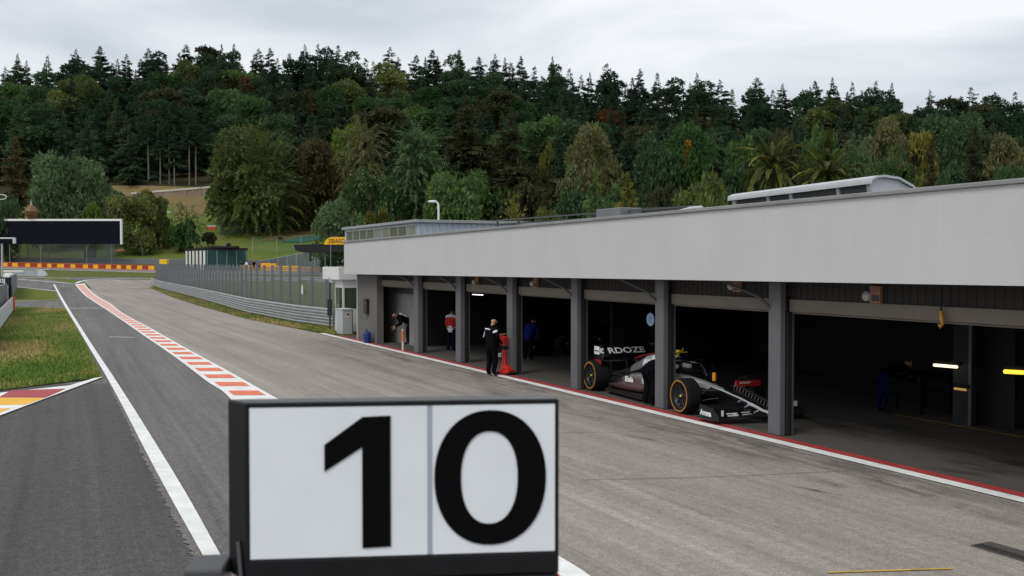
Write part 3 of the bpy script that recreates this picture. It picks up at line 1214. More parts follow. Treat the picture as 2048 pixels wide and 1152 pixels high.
for nm, a, b in (('f', (sk_a + .085, wk + .02), (sk_b - .085, wk + .04)), ('e1', (sk_b - .05, wk + .09), (sk_b - .03, wk + .74)), ('e2', (sk_b - .05, wk + .84), (sk_b - .03, wk + 2.3))):
    mb = MB()
    mb.box((a[0], a[1], 1.125), (b[0], b[1], 2.115))
    mb.build('window', glass('office glass', (.06, .075, .05)), KO)
CB = thing('electric_cabinet', 'tall light grey electric cabinet with small sticker beside the pit office', 'cabinet', A1, GANG)
sx0 = W(673, 669, .55)[0]
sx1 = W(685, 671, .55)[0]
wx = S_(706, 668, sx1)[0]
ztc = W(685, 618, .55)[1]
mb = MB()
mb.box((sx0, .55, .02), (sx1, wx, ztc - .04))
mb.build('body', M('cabinet paint', (.42, .43, .45), rough=.5, var=.05), CB, bevel=.01)
mb = MB()
mb.box((sx0 - .03, .52, ztc - .037), (sx1 + .03, wx + .03, ztc))
mb.build('lid', M('cabinet lid', (.55, .56, .57), rough=.5, var=.04), CB)
mb = MB()
mb.box((sx1 + .002, .55 + (wx - .55) * .38, ztc - .42), (sx1 + .008, .55 + (wx - .55) * .7, ztc - .2))
st = mb.build('sticker', M('sticker cream', (.6, .5, .42), var=.1), CB)
mb = MB()
mb.box((sx1 + .009, .55 + (wx - .55) * .42, ztc - .29), (sx1 + .012, .55 + (wx - .55) * .66, ztc - .22))
mb.build('symbol', M_black, st)
mb = MB()
mb.box((sx1 + .002, wx - .05, .06), (sx1 + .01, wx - .025, ztc - .06))
mb.build('door_gap', M_black, CB)
# pole with a black box at the end of the guard rail
PB = thing('camera_pole', 'dark slim pole with black control box at the end of the guard rail', 'pole', G(660, 662))
mb = MB()
mb.tube([(0, 0, 0), (0, 0, 2.6)], .045, 8)
mb.build('pole', M_dark_metal, PB)
mb = MB()
mb.box((-.10, -.16, .75), (.13, -.05, 1.55))
mb.build('control_box', M('black box', (.02, .02, .022), rough=.5), PB, bevel=.01)
mb = MB()
mb.box((.0, -.1, 2.35), (.35, .08, 2.62))
mb.build('camera_head', M('pale camera', (.6, .6, .6)), PB, bevel=.03)

# ------------------------------------------------------------ things on and in the garages
PNL = tag(MB().box((0, 0, 0), (.42, .12, .62)).build('control_panel', M('panel black', (.02, .018, .016), rough=.5, var=.3, scale=9), None, bevel=.01), 'black square control panel on the end wall of the garages', 'panel')
sP, zP = W(727, 627, .2)
PNL.location = L2W(sP, .195, zP)
PNL.rotation_euler = (0, 0, GANG)
mb = MB()
for (x, z, ww, hh, c) in ((.06, .34, .10, .16, 0), (.22, .10, .14, .20, 0), (.24, .40, .10, .10, 1)):
    mb.box((x, -.006, z), (x + ww, -.001, z + hh), c)
mb.build('dials', [M('dial brown', (.09, .07, .06)), M('dial grey', (.16, .15, .15))], PNL)

JUG = thing('blue_jerrycan', 'blue plastic jerrycan standing on the floor against the end wall', 'jerrycan', L2W(W(744, 678, .3)[0] + .12, .05, .028), GANG)
mb = MB()
rings = []
for z, f in ((0, .92), (.03, 1), (.34, 1), (.41, .96), (.45, .8), (.46, .6)):
    rings.append([(.21 * f * math.copysign(abs(math.cos(a)) ** .5, math.cos(a)), .14 * f * math.copysign(abs(math.sin(a)) ** .5, math.sin(a)), z) for a in [2 * math.pi * k / 16 for k in range(16)]])
mb.loft(rings)
mb.build('body', M('blue plastic', (.012, .03, .16), rough=.4, var=.1), JUG)
mb = MB()
mb.tube([(-.14, 0, .45), (-.12, 0, .56), (.04, 0, .56), (.07, 0, .5)], .022, 6)
mb.build('handle', M('blue plastic', (.012, .03, .16)), JUG)

BOL = thing('marker_post', 'slim orange marker post with white top and foot on the garage line', 'post', L2W(W(806, 702, .15)[0], .15, .03), 0)
hB = (702 - 659) / F * L2W(W(806, 702, .15)[0], .15).y
mb = MB()
mb.tube([(0, 0, .33), (0, 0, hB - .05)], .045, 10)
mb.build('shaft', M('orange post', (.75, .15, .06), rough=.5), BOL)
mb = MB()
mb.tube([(0, 0, 0), (0, 0, .33)], .043, 10)
mb.build('white_band', M('post white', (.6, .55, .52)), BOL)
mb = MB()
mb.tube([(0, 0, hB - .05), (0, 0, hB)], .043, 10)
mb.build('white_band', M('post white', (.6, .55, .52)), BOL)

def lamp_bulkhead(x, y, label):
    s_, z_ = W(x, y, .5)
    t = thing('wall_floodlight', label, 'floodlight', L2W(s_, .5, z_), GANG, 'floodlights above the garage bays')
    mb = MB()
    mb.box((-.02, -.02, -.14), (.22, .055, .16))
    mb.build('housing', M('rusty housing', (.24, .13, .07), rough=.6, var=.25), t, bevel=.01)
    mb = MB()
    mb.box((.04, -.028, -.10), (.20, -.022, .0))
    mb.build('lens', M('dark lens', (.03, .03, .03), rough=.2), t)
    mb = MB()
    mb.ball((-.08, -.02, -.02), (.09, .07, .09), 10)
    mb.build('sensor', M('sensor grey', (.36, .35, .33)), t)


lamp_bulkhead(1742, 590, 'brown and grey floodlight on the ribbed wall of the widest nearest bay')
lamp_bulkhead(1068, 566, 'small brown floodlight on the ribbed wall above the fourth bay')
lamp_bulkhead(951, 563, 'small brown floodlight on the ribbed wall above the third bay, behind the bald man')
lamp_bulkhead(1468, 570, 'small pale floodlight on the ribbed wall above the racing car nose')

# hanging yellow hook and cable
s_, z_ = W(1883, 578, .42)
HK = thing('hanging_hook', 'yellow hook on black cable hanging in front of the nearest shutter box', 'hook', L2W(s_, .42, 0), GANG)
zA, zB, zC = W(1883, 575, .42)[1], W(1883, 622, .42)[1], W(1883, 655, .42)[1]
mb = MB()
mb.tube([(0, 0, zA + .1), (0, 0, zB)], .016, 6)
mb.build('cable', M_black, HK)
mb = MB()
mb.tube([(0, 0, zB), (0, 0, zB - .10), (.03, 0, zC + .06), (-.02, 0, zC), (-.05, 0, zC + .05)], [.03, .035, .03, .022, .012], 8)
mb.build('hook', M('hook yellow', (.38, .22, .02), rough=.5, var=.3, scale=12), HK)

def tube_lamp(x0, x1, y0, y1, w, col, es, label, th=.03):
    a, za = W(x0, y0, w)
    b, zb_ = W(x1, y1, w)
    t = thing('fluorescent_lamp', label, 'lamp', L2W(a, w, za), GANG, 'lit lamps inside the garages')
    mb = MB()
    mb.tube([(0, 0, 0), (b - a, 0, zb_ - za)], th, 8)
    mb.build('tube', M('lamp ' + label, col, var=0, emit=col, estr=es), t)
    mb = MB()
    mb.hexa([(-.05, .01, th + .01), (b - a + .05, .01, zb_ - za + th + .01), (b - a + .05, .1, zb_ - za + th + .01), (-.05, .1, th + .01),
             (-.05, .01, th + .07), (b - a + .05, .01, zb_ - za + th + .07), (b - a + .05, .1, zb_ - za + th + .07), (-.05, .1, th + .07)])
    mb.build('fitting', M_black, t)


tube_lamp(945, 966, 589, 590, 3.0, (1, 1, 1), 2.0, 'small white lit lamp inside the third bay behind the bald man', .014)
tube_lamp(1868, 1914, 730, 734, 4.4, (1, .86, .55), 1.6, 'pale lit strip lamp on the left of the dark door in the nearest bay', .03)
tube_lamp(2009, 2047, 743, 745, 4.2, (1, .62, .05), 1.4, 'yellow lit strip lamp at the right edge, in the nearest bay', .04)
tube_lamp(1909, 1932, 777, 780, 4.5, (.55, .33, .12), .5, 'dim amber lamp on the dark door in the nearest bay', .025)

# round pale blue sign beside the fifth column
s_, z_ = W(1301, 639, .9)
RS = thing('round_sign', 'round pale blue sign hanging in the dark bay behind the racing car', 'sign', L2W(s_, .9, z_), GANG)
mb = MB()
mb.lathe([(.0, -.01), (.155, -.01), (.16, 0), (.155, .01), (0, .01)], 'y', 24)
mb.build('disc', M('sign pale blue', (.30, .42, .58), var=.1, scale=3), RS)
mb = MB()
mb.tube([(-.02, -.014, .06), (.05, -.014, .05), (-.04, -.014, -.02), (.05, -.014, -.07)], .012, 5)
mb.build('symbol', M('sign blue', (.06, .13, .3)), RS)
mb = MB()
mb.tube([(0, 0, .16), (0, 0, 2.75 - z_)], .006, 5)
mb.build('wire', M_black, RS)
# ---------------------------------------------------------------- people
SKIN = M('skin', (.42, .22, .15), rough=.55, var=.08, scale=12)
HAIR = M('dark hair', (.03, .02, .015), rough=.7)
CBLACK = M('black cloth', (.0045, .0045, .006), rough=.95, spec=.05, var=.3, scale=8)
CNAVY = M('navy cloth', (.006, .008, .022), rough=.95, spec=.05, var=.25, scale=8)
CBLUE = M('blue cloth', (.010, .02, .15), rough=.9, spec=.1, var=.2, scale=8)
CRED = M('red cloth', (.55, .03, .025), rough=.8, var=.15, scale=8)
CWHITE = M('white cloth', (.75, .76, .80), rough=.8, var=.05)
CGREY = M('grey cloth', (.12, .12, .13), rough=.85, var=.15, scale=8)
SHOE = M('black shoe', (.01, .01, .01), rough=.5)
EYE = M('eye dark', (.02, .015, .01), rough=.3, var=0)


def person(label, loc, rz, h=1.75, lean=0, head=(0, 0), hands=((.10, -.60), (.10, -.60)), top=CBLACK, legs=CBLACK, sleeve=None, bald=False, cap=None,
           step=.0, group=None, knee=0.0, spread=.11, detail=True, waist=None, bulk=1.0):
    """facing +x; hands: (forward, up) from each shoulder, left then right; lean: forward bend of the trunk in degrees"""
    k = h / 1.75
    V = lambda x, y, z: Vector((x, y, z))
    J, E, RAD = [], [], []
    bk_ = lambda r, f=1.0: (r[0] * (1 + (bulk - 1) * f), r[1] * (1 + (bulk - 1) * f))

    def add(p, r, par=None):
        J.append(Vector(p))
        RAD.append(r)
        if par is not None:
            E.append((par, len(J) - 1))
        return len(J) - 1
    pel = V(0, 0, .93 - knee * .12)
    rot = Matrix.Rotation(R(lean), 4, 'Y')

    def up(x, y, z):
        return pel + rot @ (V(x, y, z) - V(0, 0, .93))
    bone = {}
    root = add(pel, bk_((.155, .125)))
    sp_ = add(up(0, 0, 1.12), bk_((.15, .12)), root)
    ch = add(up(.0, 0, 1.34), bk_((.17, .125)), sp_)
    nb = add(up(.0, 0, 1.47), (.085, .075), ch)
    hrot = Matrix.Rotation(R(lean * .75 + head[0]), 4, 'Y') @ Matrix.Rotation(R(head[1]), 4, 'Z')
    nk = up(.0, 0, 1.50)
    h0 = add(nk + hrot @ V(.015, 0, .06), (.06, .06), nb)
    h1 = add(nk + hrot @ V(.03, 0, .125), (.082, .095), h0)
    h2 = add(nk + hrot @ V(.02, 0, .20), (.078, .09), h1)
    handp = []
    arms = []
    for sgn, (hx, hz) in ((1, hands[0]), (-1, hands[1])):
        sh = up(-.01, .185 * sgn, 1.41)
        a = add(sh, bk_((.07, .068)), ch)
        wr = sh + V(hx, .045 * sgn, hz) * .9
        mid = (sh + wr) / 2
        L = (wr - sh).length
        bend = math.sqrt(max(0, .29 ** 2 - (L / 2) ** 2)) if L < .58 else .02
        dr = (wr - sh).normalized()
        back = V(-.6, .25 * sgn, -.5)
        back = (back - dr * back.dot(dr)).normalized()
        el = mid + back * bend
        b = add(el, bk_((.047, .047)), a)
        c = add(wr, (.033, .03), b)
        fd = (wr - el).normalized()
        hp = wr + fd * .07
        d = add(hp, (.035, .024), c)
        handp.append((hp, fd, sgn))
        arms += [(a, b), (b, c), (c, d)]
    legsi = []
    for sgn in (1, -1):
        st = step * sgn
        hip = add(pel + V(0, .095 * sgn, -.06), bk_((.10, .095)), root)
        kn = add(V(st * .5 + .05 + knee * .22, spread * sgn, .49 - knee * .03), bk_((.068, .066), 1.4), hip)
        an = add(V(st - .03, (spread + .01) * sgn, .09), bk_((.047, .045), 2), kn)
        to = add(V(st + .14, (spread + .04) * sgn, .045), (.042, .035), an)
        hl = None
        legsi += [(hip, kn), (kn, an), (an, to)]
    me = bpy.data.meshes.new('body')
    me.from_pydata([tuple(p * k) for p in J], E, [])
    tmp = bpy.data.objects.new('body_tmp', me)
    COL.objects.link(tmp)
    tmp.modifiers.new('skin', 'SKIN')
    for i, r in enumerate(RAD):
        me.skin_vertices[0].data[i].radius = (r[0] * k, r[1] * k)
        me.skin_vertices[0].data[i].use_root = (i == 0)
    sb = tmp.modifiers.new('sub', 'SUBSURF')
    sb.levels = 2
    sb.render_levels = 2
    dg = bpy.context.evaluated_depsgraph_get()
    ev = tmp.evaluated_get(dg).to_mesh()
    mb = MB()
    vs = [v.co.copy() for v in ev.vertices]
    segs = [(root, sp_, 1), (sp_, ch, 1), (ch, nb, 1), (nb, h0, 0), (h0, h1, 0), (h1, h2, 0 if bald else 0)]
    for i, (a, b) in enumerate(arms):
        segs.append((a, b, (1, 1 if sleeve is None else 0, 0)[i % 3]))
    for i, (a, b) in enumerate(legsi):
        segs.append((a, b, (2, 2, 3)[i % 3]))
    for s_ in ((ch, arms[0][0]), (ch, arms[3][0])):
        segs.append((s_[0], s_[1], 1))
    for s_ in ((root, legsi[0][0]), (root, legsi[3][0])):
        segs.append((s_[0], s_[1], 2))
    hc = (J[h1] + J[h2]) / 2 * k
    up_head = hrot @ V(0, 0, 1)
    fw_head = hrot @ V(1, 0, 0)
    fs = [tuple(p.vertices) for p in ev.polygons]
    mats_i = []
    for p in ev.polygons:
        c = p.center
        best, bm = 1e9, 1
        for a, b, m_ in segs:
            A, Bv = J[a] * k, J[b] * k
            d = Bv - A
            t = max(0, min(1, (c - A).dot(d) / max(d.length_squared, 1e-9)))
            q = A + d * t
            rr = (RAD[a][0] + (RAD[b][0] - RAD[a][0]) * t) * k
            dist = (c - q).length / max(rr, .02)
            if dist < best:
                best, bm = dist, m_
        if bm == 0 and (c - hc).length < .17 * k:
            q = c - hc
            if not bald and (q.dot(up_head) > .02 * k or (q.dot(fw_head) < -.02 * k and q.dot(up_head) > -.06 * k)):
                bm = 4
        if waist and bm == 1 and (c - pel * k).dot(rot @ V(0, 0, 1)) < .06 * k:
            bm = 5
        mats_i.append(bm)
    mb.add(vs, fs, 0, True)
    mb.m = mats_i
    tmp.evaluated_get(dg).to_mesh_clear()
    bpy.data.objects.remove(tmp)
    if detail:   # face and fingers
        side = hrot @ V(0, 1, 0)
        fc = J[h1] * k
        mb.tube([fc + fw_head * .085 * k + up_head * .03 * k, fc + fw_head * .118 * k - up_head * .005 * k, fc + fw_head * .09 * k - up_head * .018 * k], [.010 * k, .016 * k, .008 * k], 6, 0)
        mb.tube([fc + fw_head * .088 * k - up_head * .045 * k + side * .025 * k, fc + fw_head * .096 * k - up_head * .047 * k, fc + fw_head * .088 * k - up_head * .045 * k - side * .025 * k], .006 * k, 5, 6)
        for sg in (1, -1):
            mb.ball(fc + fw_head * .082 * k + side * .034 * sg * k + up_head * .03 * k, .011 * k, 8, 6)
            e = fc + side * .083 * sg * k + up_head * .01 * k
            mb.ball(e, (.022 * k, .014 * k, .03 * k), 8, 0)
        for hp, fd, sgn in handp:
            hp = hp * k
            sd_ = fd.cross(V(0, 0, 1))
            if sd_.length < .1:
                sd_ = V(1, 0, 0)
            sd_.normalize()
            pn = sd_.cross(fd)
            for i, (o_, L) in enumerate(((-.026, .062), (-.009, .075), (.009, .072), (.026, .055))):
                a = hp + sd_ * o_ * k + fd * .015 * k
                mb.tube([a, a + fd * L * .55 * k + pn * .006 * k, a + fd * L * k + pn * .024 * k], [.0095 * k, .0085 * k, .006 * k], 6, 0)
            a = hp + sd_ * .03 * k - fd * .02 * k
            mb.tube([a, a + sd_ * .022 * k + fd * .025 * k, a + sd_ * .022 * k + fd * .055 * k + pn * .01 * k], [.011 * k, .010 * k, .007 * k], 6, 0)
    o = mb.build('person', [SKIN, top, legs, SHOE, cap or HAIR, waist or top, EYE])
    o.location = loc
    o.rotation_euler = (0, 0, rz)
    tag(o, label, 'person', group)
    o['_'] = 0
    del o['_']
    info = dict(k=k, up=lambda x, y, z: up(x, y, z) * k)
    return o, info


P_, I_ = person('bald man in black tracksuit with white shoulder stripe standing beside the red jack', G(983, 753, .02), R(48), 1.70, lean=5, head=(4, -20), hands=((.28, -.46), (.22, -.50)), bald=True, spread=.13, step=.03, bulk=1.25)
u = I_['up']
mb = MB()
mb.tube([u(-.02, .245, 1.36), u(-.10, .19, 1.40), u(-.135, .08, 1.395), u(-.14, -.03, 1.385)], .021, 6)
mb.tube([u(-.03, .262, 1.34), u(-.05, .285, 1.22), u(-.06, .29, 1.14)], .012, 6)
mb.build('white_stripe', CWHITE, P_)
mb = MB()
mb.tube([u(-.05, -.262, 1.36), u(-.085, -.225, 1.34), u(-.12, -.15, 1.30)], [.02, .045, .03], 6)
mb.build('shoulder_badge', CWHITE, P_)
P_, I_ = person('man in black bending over the side of the racing car beside the fifth column', G(1296, 813, .03), R(38), 1.72, lean=84, head=(0, 0), hands=((.38, -.28), (.30, -.34)), spread=.13, step=.05, knee=.3, bulk=1.3)
P_, I_ = person('mechanic in black with white panel on the back stooping behind the orange post', G(819, 690, .03), R(200), 1.72, lean=66, hands=((.25, -.42), (.12, -.5)), legs=CNAVY, spread=.12, step=.12, cap=CBLACK, bulk=1.25)
u = I_['up']
mb = MB()
for (a, b) in ((1.12, 1.22), (1.26, 1.42)):
    mb.hexa([u(-.165, .12, a), u(-.165, -.12, a), u(-.12, -.12, a), u(-.12, .12, a), u(-.168, .12, b), u(-.168, -.12, b), u(-.12, -.12, b), u(-.12, .12, b)])
mb.build('white_panel', CWHITE, P_)
P_, I_ = person('person in red and white top standing in the dark second bay', G(902, 703, .03), R(75), 1.56, lean=14, hands=((.22, -.5), (.3, -.42)), top=CRED, legs=CNAVY, waist=CWHITE, bulk=1.25)
u = I_['up']
mb = MB()
mb.tube([u(-.05, .23, 1.40), u(-.10, .12, 1.44), u(-.115, 0, 1.45), u(-.10, -.12, 1.44), u(-.05, -.23, 1.40)], [.05, .06, .065, .06, .05], 8)
mb.build('white_yoke', CWHITE, P_)
P_, I_ = person('person in blue jacket stooping beside the dark racing car in the fourth bay', G(1056, 722, .03), R(62), 1.55, lean=40, hands=((.35, -.35), (.35, -.35)), top=CBLUE, legs=CBLACK, bulk=1.3)
P_, I_ = person('person in white top and blue trousers bending over the bench in the nearest bay', G(1764, 829, .03), R(12), 1.66, lean=74, hands=((.30, -.32), (.30, -.32)), top=CBLACK, legs=M('dim blue cloth', (.004, .008, .045), rough=.95, spec=.05))
u = I_['up']

# bench the last one bends over
bp_ = G(1764, 829, .03) + Vector((.95, .25, 0))
BN = thing('work_bench', 'black work bench in front of the person with blue trousers in the nearest bay', 'bench', bp_, R(12))
mb = MB()
mb.box((-.35, -.5, .78), (.45, .5, .84))
mb.build('top', M('bench black', (.006, .006, .006), rough=.5), BN, bevel=.01)
for x, y in ((-.32, -.47), (-.32, .43), (.38, -.47), (.38, .43)):
    mb = MB()
    mb.box((x, y, 0), (x + .05, y + .05, .778))
    mb.build('leg', M('bench leg', (.01, .01, .01), rough=.4, metal=.5), BN)

# red quick-lift jack beside the bald man
JK = thing('pit_jack', 'red upright pit jack standing beside the bald man at the third column', 'jack', G(1013, 751, .03), GANG + R(20))
M_jr = M('jack red', (.62, .022, .018), rough=.35, var=.1, coat=.3)
mb = MB()
mb.box((-.20, -.13, .03), (.20, .13, .15))
mb.prism([(-.17, -.10, .152), (.17, -.10, .152), (.04, -.08, .30), (-.17, -.08, .30)], (0, .18, 0))
mb.build('base', M_jr, JK, bevel=.02)
mb = MB()
rings = []
for z, a, b in ((.303, .085, .08), (.45, .078, .07), (.62, .07, .065), (.70, .085, .075), (.74, .05, .045)):
    rings.append([(-.08 + a * math.cos(t), b * math.sin(t), z) for t in [2 * math.pi * i / 14 for i in range(14)]])
mb.loft(rings)
mb.build('column', M_jr, JK)
mb = MB()
mb.box((-.15, -.07, .742), (.02, .07, .82))
mb.tube([(-.06, 0, .80), (-.12, 0, .95), (-.14, 0, 1.02)], .03, 8)
mb.build('joint', M_black, JK)
mb = MB()
mb.box((-.21, -.07, .86), (-.145, .07, 1.14))
mb.box((-.12, -.085, .84), (-.01, .085, 1.12))
mb.build('head', M_jr, JK, bevel=.015)
mb = MB()
mb.tube([(-.21, -.14, 1.16), (-.21, .16, 1.17)], .018, 8)
mb.build('handle', M('jack grip', (.45, .32, .2), rough=.5), JK)
mb = MB()
mb.box((-.30, -.05, .50), (-.20, .05, .62))
mb.build('gauge', M('jack gauge', (.55, .6, .62)), JK, bevel=.01)
mb = MB()
for sx in (-.2, .2):
    mb.tube([(sx, -.2, .045), (sx, .2, .045)], .045, 10)
mb.build('wheel_pair', M_black, JK)

# ---------------------------------------------------------------- the racing car
C_BLK = M('car black', (.006, .006, .0065), rough=.28, var=0, spec=.4, coat=.25)
C_SIL = M('car silver', (.42, .43, .45), rough=.28, metal=.65, var=.05, coat=.5)
C_WHT = M('car white', (.78, .79, .80), rough=.3, var=.03, coat=.5)
C_RED = M('car red', (.32, .015, .02), rough=.3, var=.05, coat=.5)
C_MAR = M('car maroon', (.10, .062, .06), rough=.35, metal=.3, var=.1, coat=.4)
C_CAR = M('carbon', (.007, .007, .0075), rough=.45, var=.2, scale=30)
C_TYR = M('tyre rubber', (.009, .009, .0095), rough=.85, spec=.15, var=.15, scale=9)
C_YEL = M('tyre yellow', (.32, .15, .02), rough=.6, var=.15, scale=20)
C_RIM = M('rim dark', (.03, .032, .036), rough=.35, metal=.6, var=.1)
C_ORG = M('car orange', (.75, .33, .02), rough=.4, var=0)
C_YLW = M('camera yellow', (.80, .62, .04), rough=.4, var=0)


def sect(x, yc, w, zb_, zt_, n=20, p=.7):
    out = []
    for k in range(n):
        a = 2 * math.pi * k / n
        c, s_ = math.cos(a), math.sin(a)
        out.append((x, yc + w * math.copysign(abs(c) ** p, c), (zb_ + zt_) / 2 + (zt_ - zb_) / 2 * math.copysign(abs(s_) ** p, s_)))
    return out


def loft_x(secs, yc=0, mfun=None, p=.7, sub=4, n=20):
    xs = [s_[0] for s_ in secs]
    mb = MB()
    rings, info = [], []
    for i in range(len(secs) - 1):
        for j in range(sub):
            t = j / sub
            t2 = t * t * (3 - 2 * t) * .3 + t * .7
            v = [secs[i][q] + (secs[i + 1][q] - secs[i][q]) * (t if q == 0 else t2) for q in range(4)]
            dy = 0
            if len(secs[i]) > 4:
                dy = secs[i][4] + (secs[i + 1][4] - secs[i][4]) * t
            rings.append(sect(v[0], yc + dy, v[1], v[2], v[3], n, p))
    l = secs[-1]
    rings.append(sect(l[0], yc + (l[4] if len(l) > 4 else 0), l[1], l[2], l[3], n, p))
    mb.loft(rings)
    if mfun:
        for fi, f in enumerate(mb.f):
            c = sum((Vector(mb.v[i]) for i in f), Vector()) / len(f)
            d0 = len(rings)
            ri = min(fi // n, len(rings) - 2)
            zs = [q[2] for q in rings[ri]]
            mb.m[fi] = mfun(c.x, c.y - yc, (c.z - min(zs)) / max(1e-6, max(zs) - min(zs)))
    return mb


def make_car(label, loc, rz, letters=True):
    c = thing('racing_car', label, 'racing car', loc, rz, None)

    def fm(x, y, t):
        if x > 1.9:
            return 1
        if abs(y) < .02:
            return 0
        if .58 < t < .93 and x > -1.4:
            band = .62 + .14 * math.sin(x * 2.2)
            return 1 if t > band else 0
        return 0
    body = loft_x([(2.05, .035, .17, .22), (1.98, .075, .155, .26), (1.8, .10, .16, .30), (1.4, .125, .22, .395), (.9, .155, .28, .49), (.3, .195, .32, .60), (-.3, .245, .31, .69), (-.9, .31, .27, .75), (-1.3, .38, .22, .77), (-1.9, .42, .15, .80), (-2.3, .40, .12, .82)], mfun=fm, p=.72).build('body', [C_BLK, C_SIL], c)
    mb = MB()      # cockpit opening with rim
    n = 20
    ring = [(-1.2 + .48 * math.cos(2 * math.pi * k / n), .23 * math.sin(2 * math.pi * k / n)) for k in range(n)]
    mb.loft([[(x, y * .9, .70) for x, y in ring], [(x, y, .805 + .02 * (-x - 1.2)) for x, y in ring], [(x * 1.0 + (x + 1.2) * .12, y * 1.2, .80) for x, y in ring]], caps=True)
    mb.build('cockpit', M('cockpit black', (.006, .006, .006), rough=.6, var=0), c)
    mb = MB()
    mb.box((-1.68, -.24, .80), (-1.40, -.12, .90))
    mb.box((-1.68, .12, .80), (-1.40, .24, .90))
    mb.box((-1.78, -.22, .82), (-1.66, .22, .98))
    mb.build('headrest', C_WHT, c, bevel=.03)
    mb = MB()
    mb.tube([(-1.68, -.40, .84), (-1.43, -.41, .98), (-1.03, -.30, 1.03), (-.76, -.10, 1.00), (-.68, 0, .98), (-.76, .10, 1.00), (-1.03, .30, 1.03), (-1.43, .41, .98), (-1.68, .40, .84)], .034, 8)
    mb.tube([(-.68, 0, .98), (-.54, 0, .88), (-.42, 0, .73)], [.03, .022, .03], 8)
    mb.build('halo', C_BLK, c)

    def em(x, y, t):
        if -2.95 < x < -1.7 and t > .30:
            return 1
        if -3.6 < x <= -2.95 and t > .45:
            return 2
        return 0
    ec = loft_x([(-1.66, .15, .78, 1.02), (-1.74, .19, .70, 1.08), (-2.3, .24, .5, 1.10), (-2.9, .24, .38, .99), (-3.4, .19, .33, .80), (-3.9, .13, .30, .62), (-4.6, .06, .30, .44)], mfun=em, p=.8).build('engine_cover', [C_BLK, C_WHT, C_SIL], c)
    mb = MB()
    mb.ball((-1.67, 0, .94), (.03, .12, .09), 12)
    mb.build('air_intake', M_black, ec)
    mb = MB()
    mb.prism([(-2.35, -.011, 1.06), (-2.75, -.011, 1.06), (-3.35, -.011, .95), (-3.75, -.011, .84), (-3.6, -.011, .70), (-3.0, -.011, .9)], (0, .022, 0))
    fin = mb.build('engine_fin', C_BLK, c)
    mb = MB()
    mb.prism([(-2.75, -.015, 1.063), (-3.35, -.015, .953), (-3.75, -.015, .843), (-3.72, -.015, .823), (-3.33, -.015, .928), (-2.75, -.015, 1.04)], (0, .03, 0))
    mb.build('red_edge', C_RED, fin)
    mb = MB()
    mb.box((-1.64, -.20, 1.155), (-1.56, .20, 1.18))
    mb.box((-1.66, -.05, 1.182), (-1.52, .05, 1.22))
    mb.tube([(-1.60, .10, 1.18), (-1.60, .10, 1.27)], .010, 6)
    mb.tube([(-1.70, 0, 1.05), (-1.60, 0, 1.156)], .03, 6)
    mb.build('camera_mount', C_YLW, c)
    if letters:
        mb = MB()
        text_mb(mb, 'HXN', .13, (-2.78, -.235, .90), (1, .03, .08), (0, -.02 + .5, 1), .03)
        mb.build('cover_letters', C_BLK, ec)
    for sg in (-1, 1):
        def sm(x, y, t, sg=sg):
            if t < .52:
                return 1
            if x > -1.9 or t > .86:
                return 2 if x > -2.5 else 0
            return 0 if t > .5 and x < -2.9 else 3
        sp2 = loft_x([(-1.35, .20, .36, .60), (-1.45, .27, .28, .65), (-2.0, .31, .18, .67), (-2.7, .29, .15, .60), (-3.3, .22, .14, .46), (-3.9, .10, .14, .28)], yc=sg * .56, mfun=sm, p=.55).build('sidepod', [C_BLK, C_MAR, C_SIL, C_MAR], c)
        mb = MB()
        mb.box((-1.345, sg * .56 - .15, .42), (-1.33, sg * .56 + .15, .56))
        mb.build('inlet', M_black, sp2)
        if letters and sg < 0:
            mb = MB()
            text_mb(mb, 'IEtalia', .17, (-2.62, -.885, .42), (1, 0, .04), (0, .08, 1), .004, bold=.006)
            mb.build('sidepod_letters', C_WHT, sp2)
        # mirrors
        mb = MB()
        mb.box((-1.05, sg * .60 - .10, .84), (-.97, sg * .60 + .10, .91))
        mb.tube([(-1.0, sg * .36, .74), (-1.0, sg * .56, .85)], .014, 6)
        mb.build('mirror', C_BLK, c, bevel=.015)
    mb = MB()
    mb.prism([(-.9, -.35, .065), (-.8, .35, .065), (-1.3, .80, .065), (-2.0, .88, .065), (-3.7, .86, .065), (-4.0, .5, .065), (-4.3, .4, .065), (-4.3, -.4, .065), (-4.0, -.5, .065), (-3.7, -.86, .065), (-2.0, -.88, .065), (-1.3, -.80, .065)], (0, 0, .035))
    for sg in (-1, 1):
        mb.hexa([(-3.7, sg * .86, .102), (-1.5, sg * .86, .102), (-1.5, sg * .84, .102), (-3.7, sg * .84, .102), (-3.6, sg * .87, .15), (-1.7, sg * .87, .20), (-1.7, sg * .85, .20), (-3.6, sg * .85, .15)])
    fl = mb.build('floor', C_CAR, c)
    # front wing
    fwng = MB()
    for i, (x, z, ch) in enumerate(((1.62, .12, .30), (1.38, .17, .20), (1.22, .24, .18))):
        for sg in (-1, 1):
            y0, y1 = (.10 if i == 0 else .16) * sg, 1.03 * sg
            q = [(x + .14, y0, z + .05), (x + .14 - ch, y0, z + .08 + i * .02), (x - .02 - ch, y1, z + .03 + i * .03), (x - .08, y1, z - .02)]
            fwng.add([Vector(p) for p in q] + [Vector(p) - Vector((0, 0, .016)) for p in q], [(0, 1, 2, 3), (7, 6, 5, 4), (0, 4, 5, 1), (1, 5, 6, 2), (2, 6, 7, 3), (3, 7, 4, 0)])
    fo = fwng.build('front_wing', C_BLK, c)
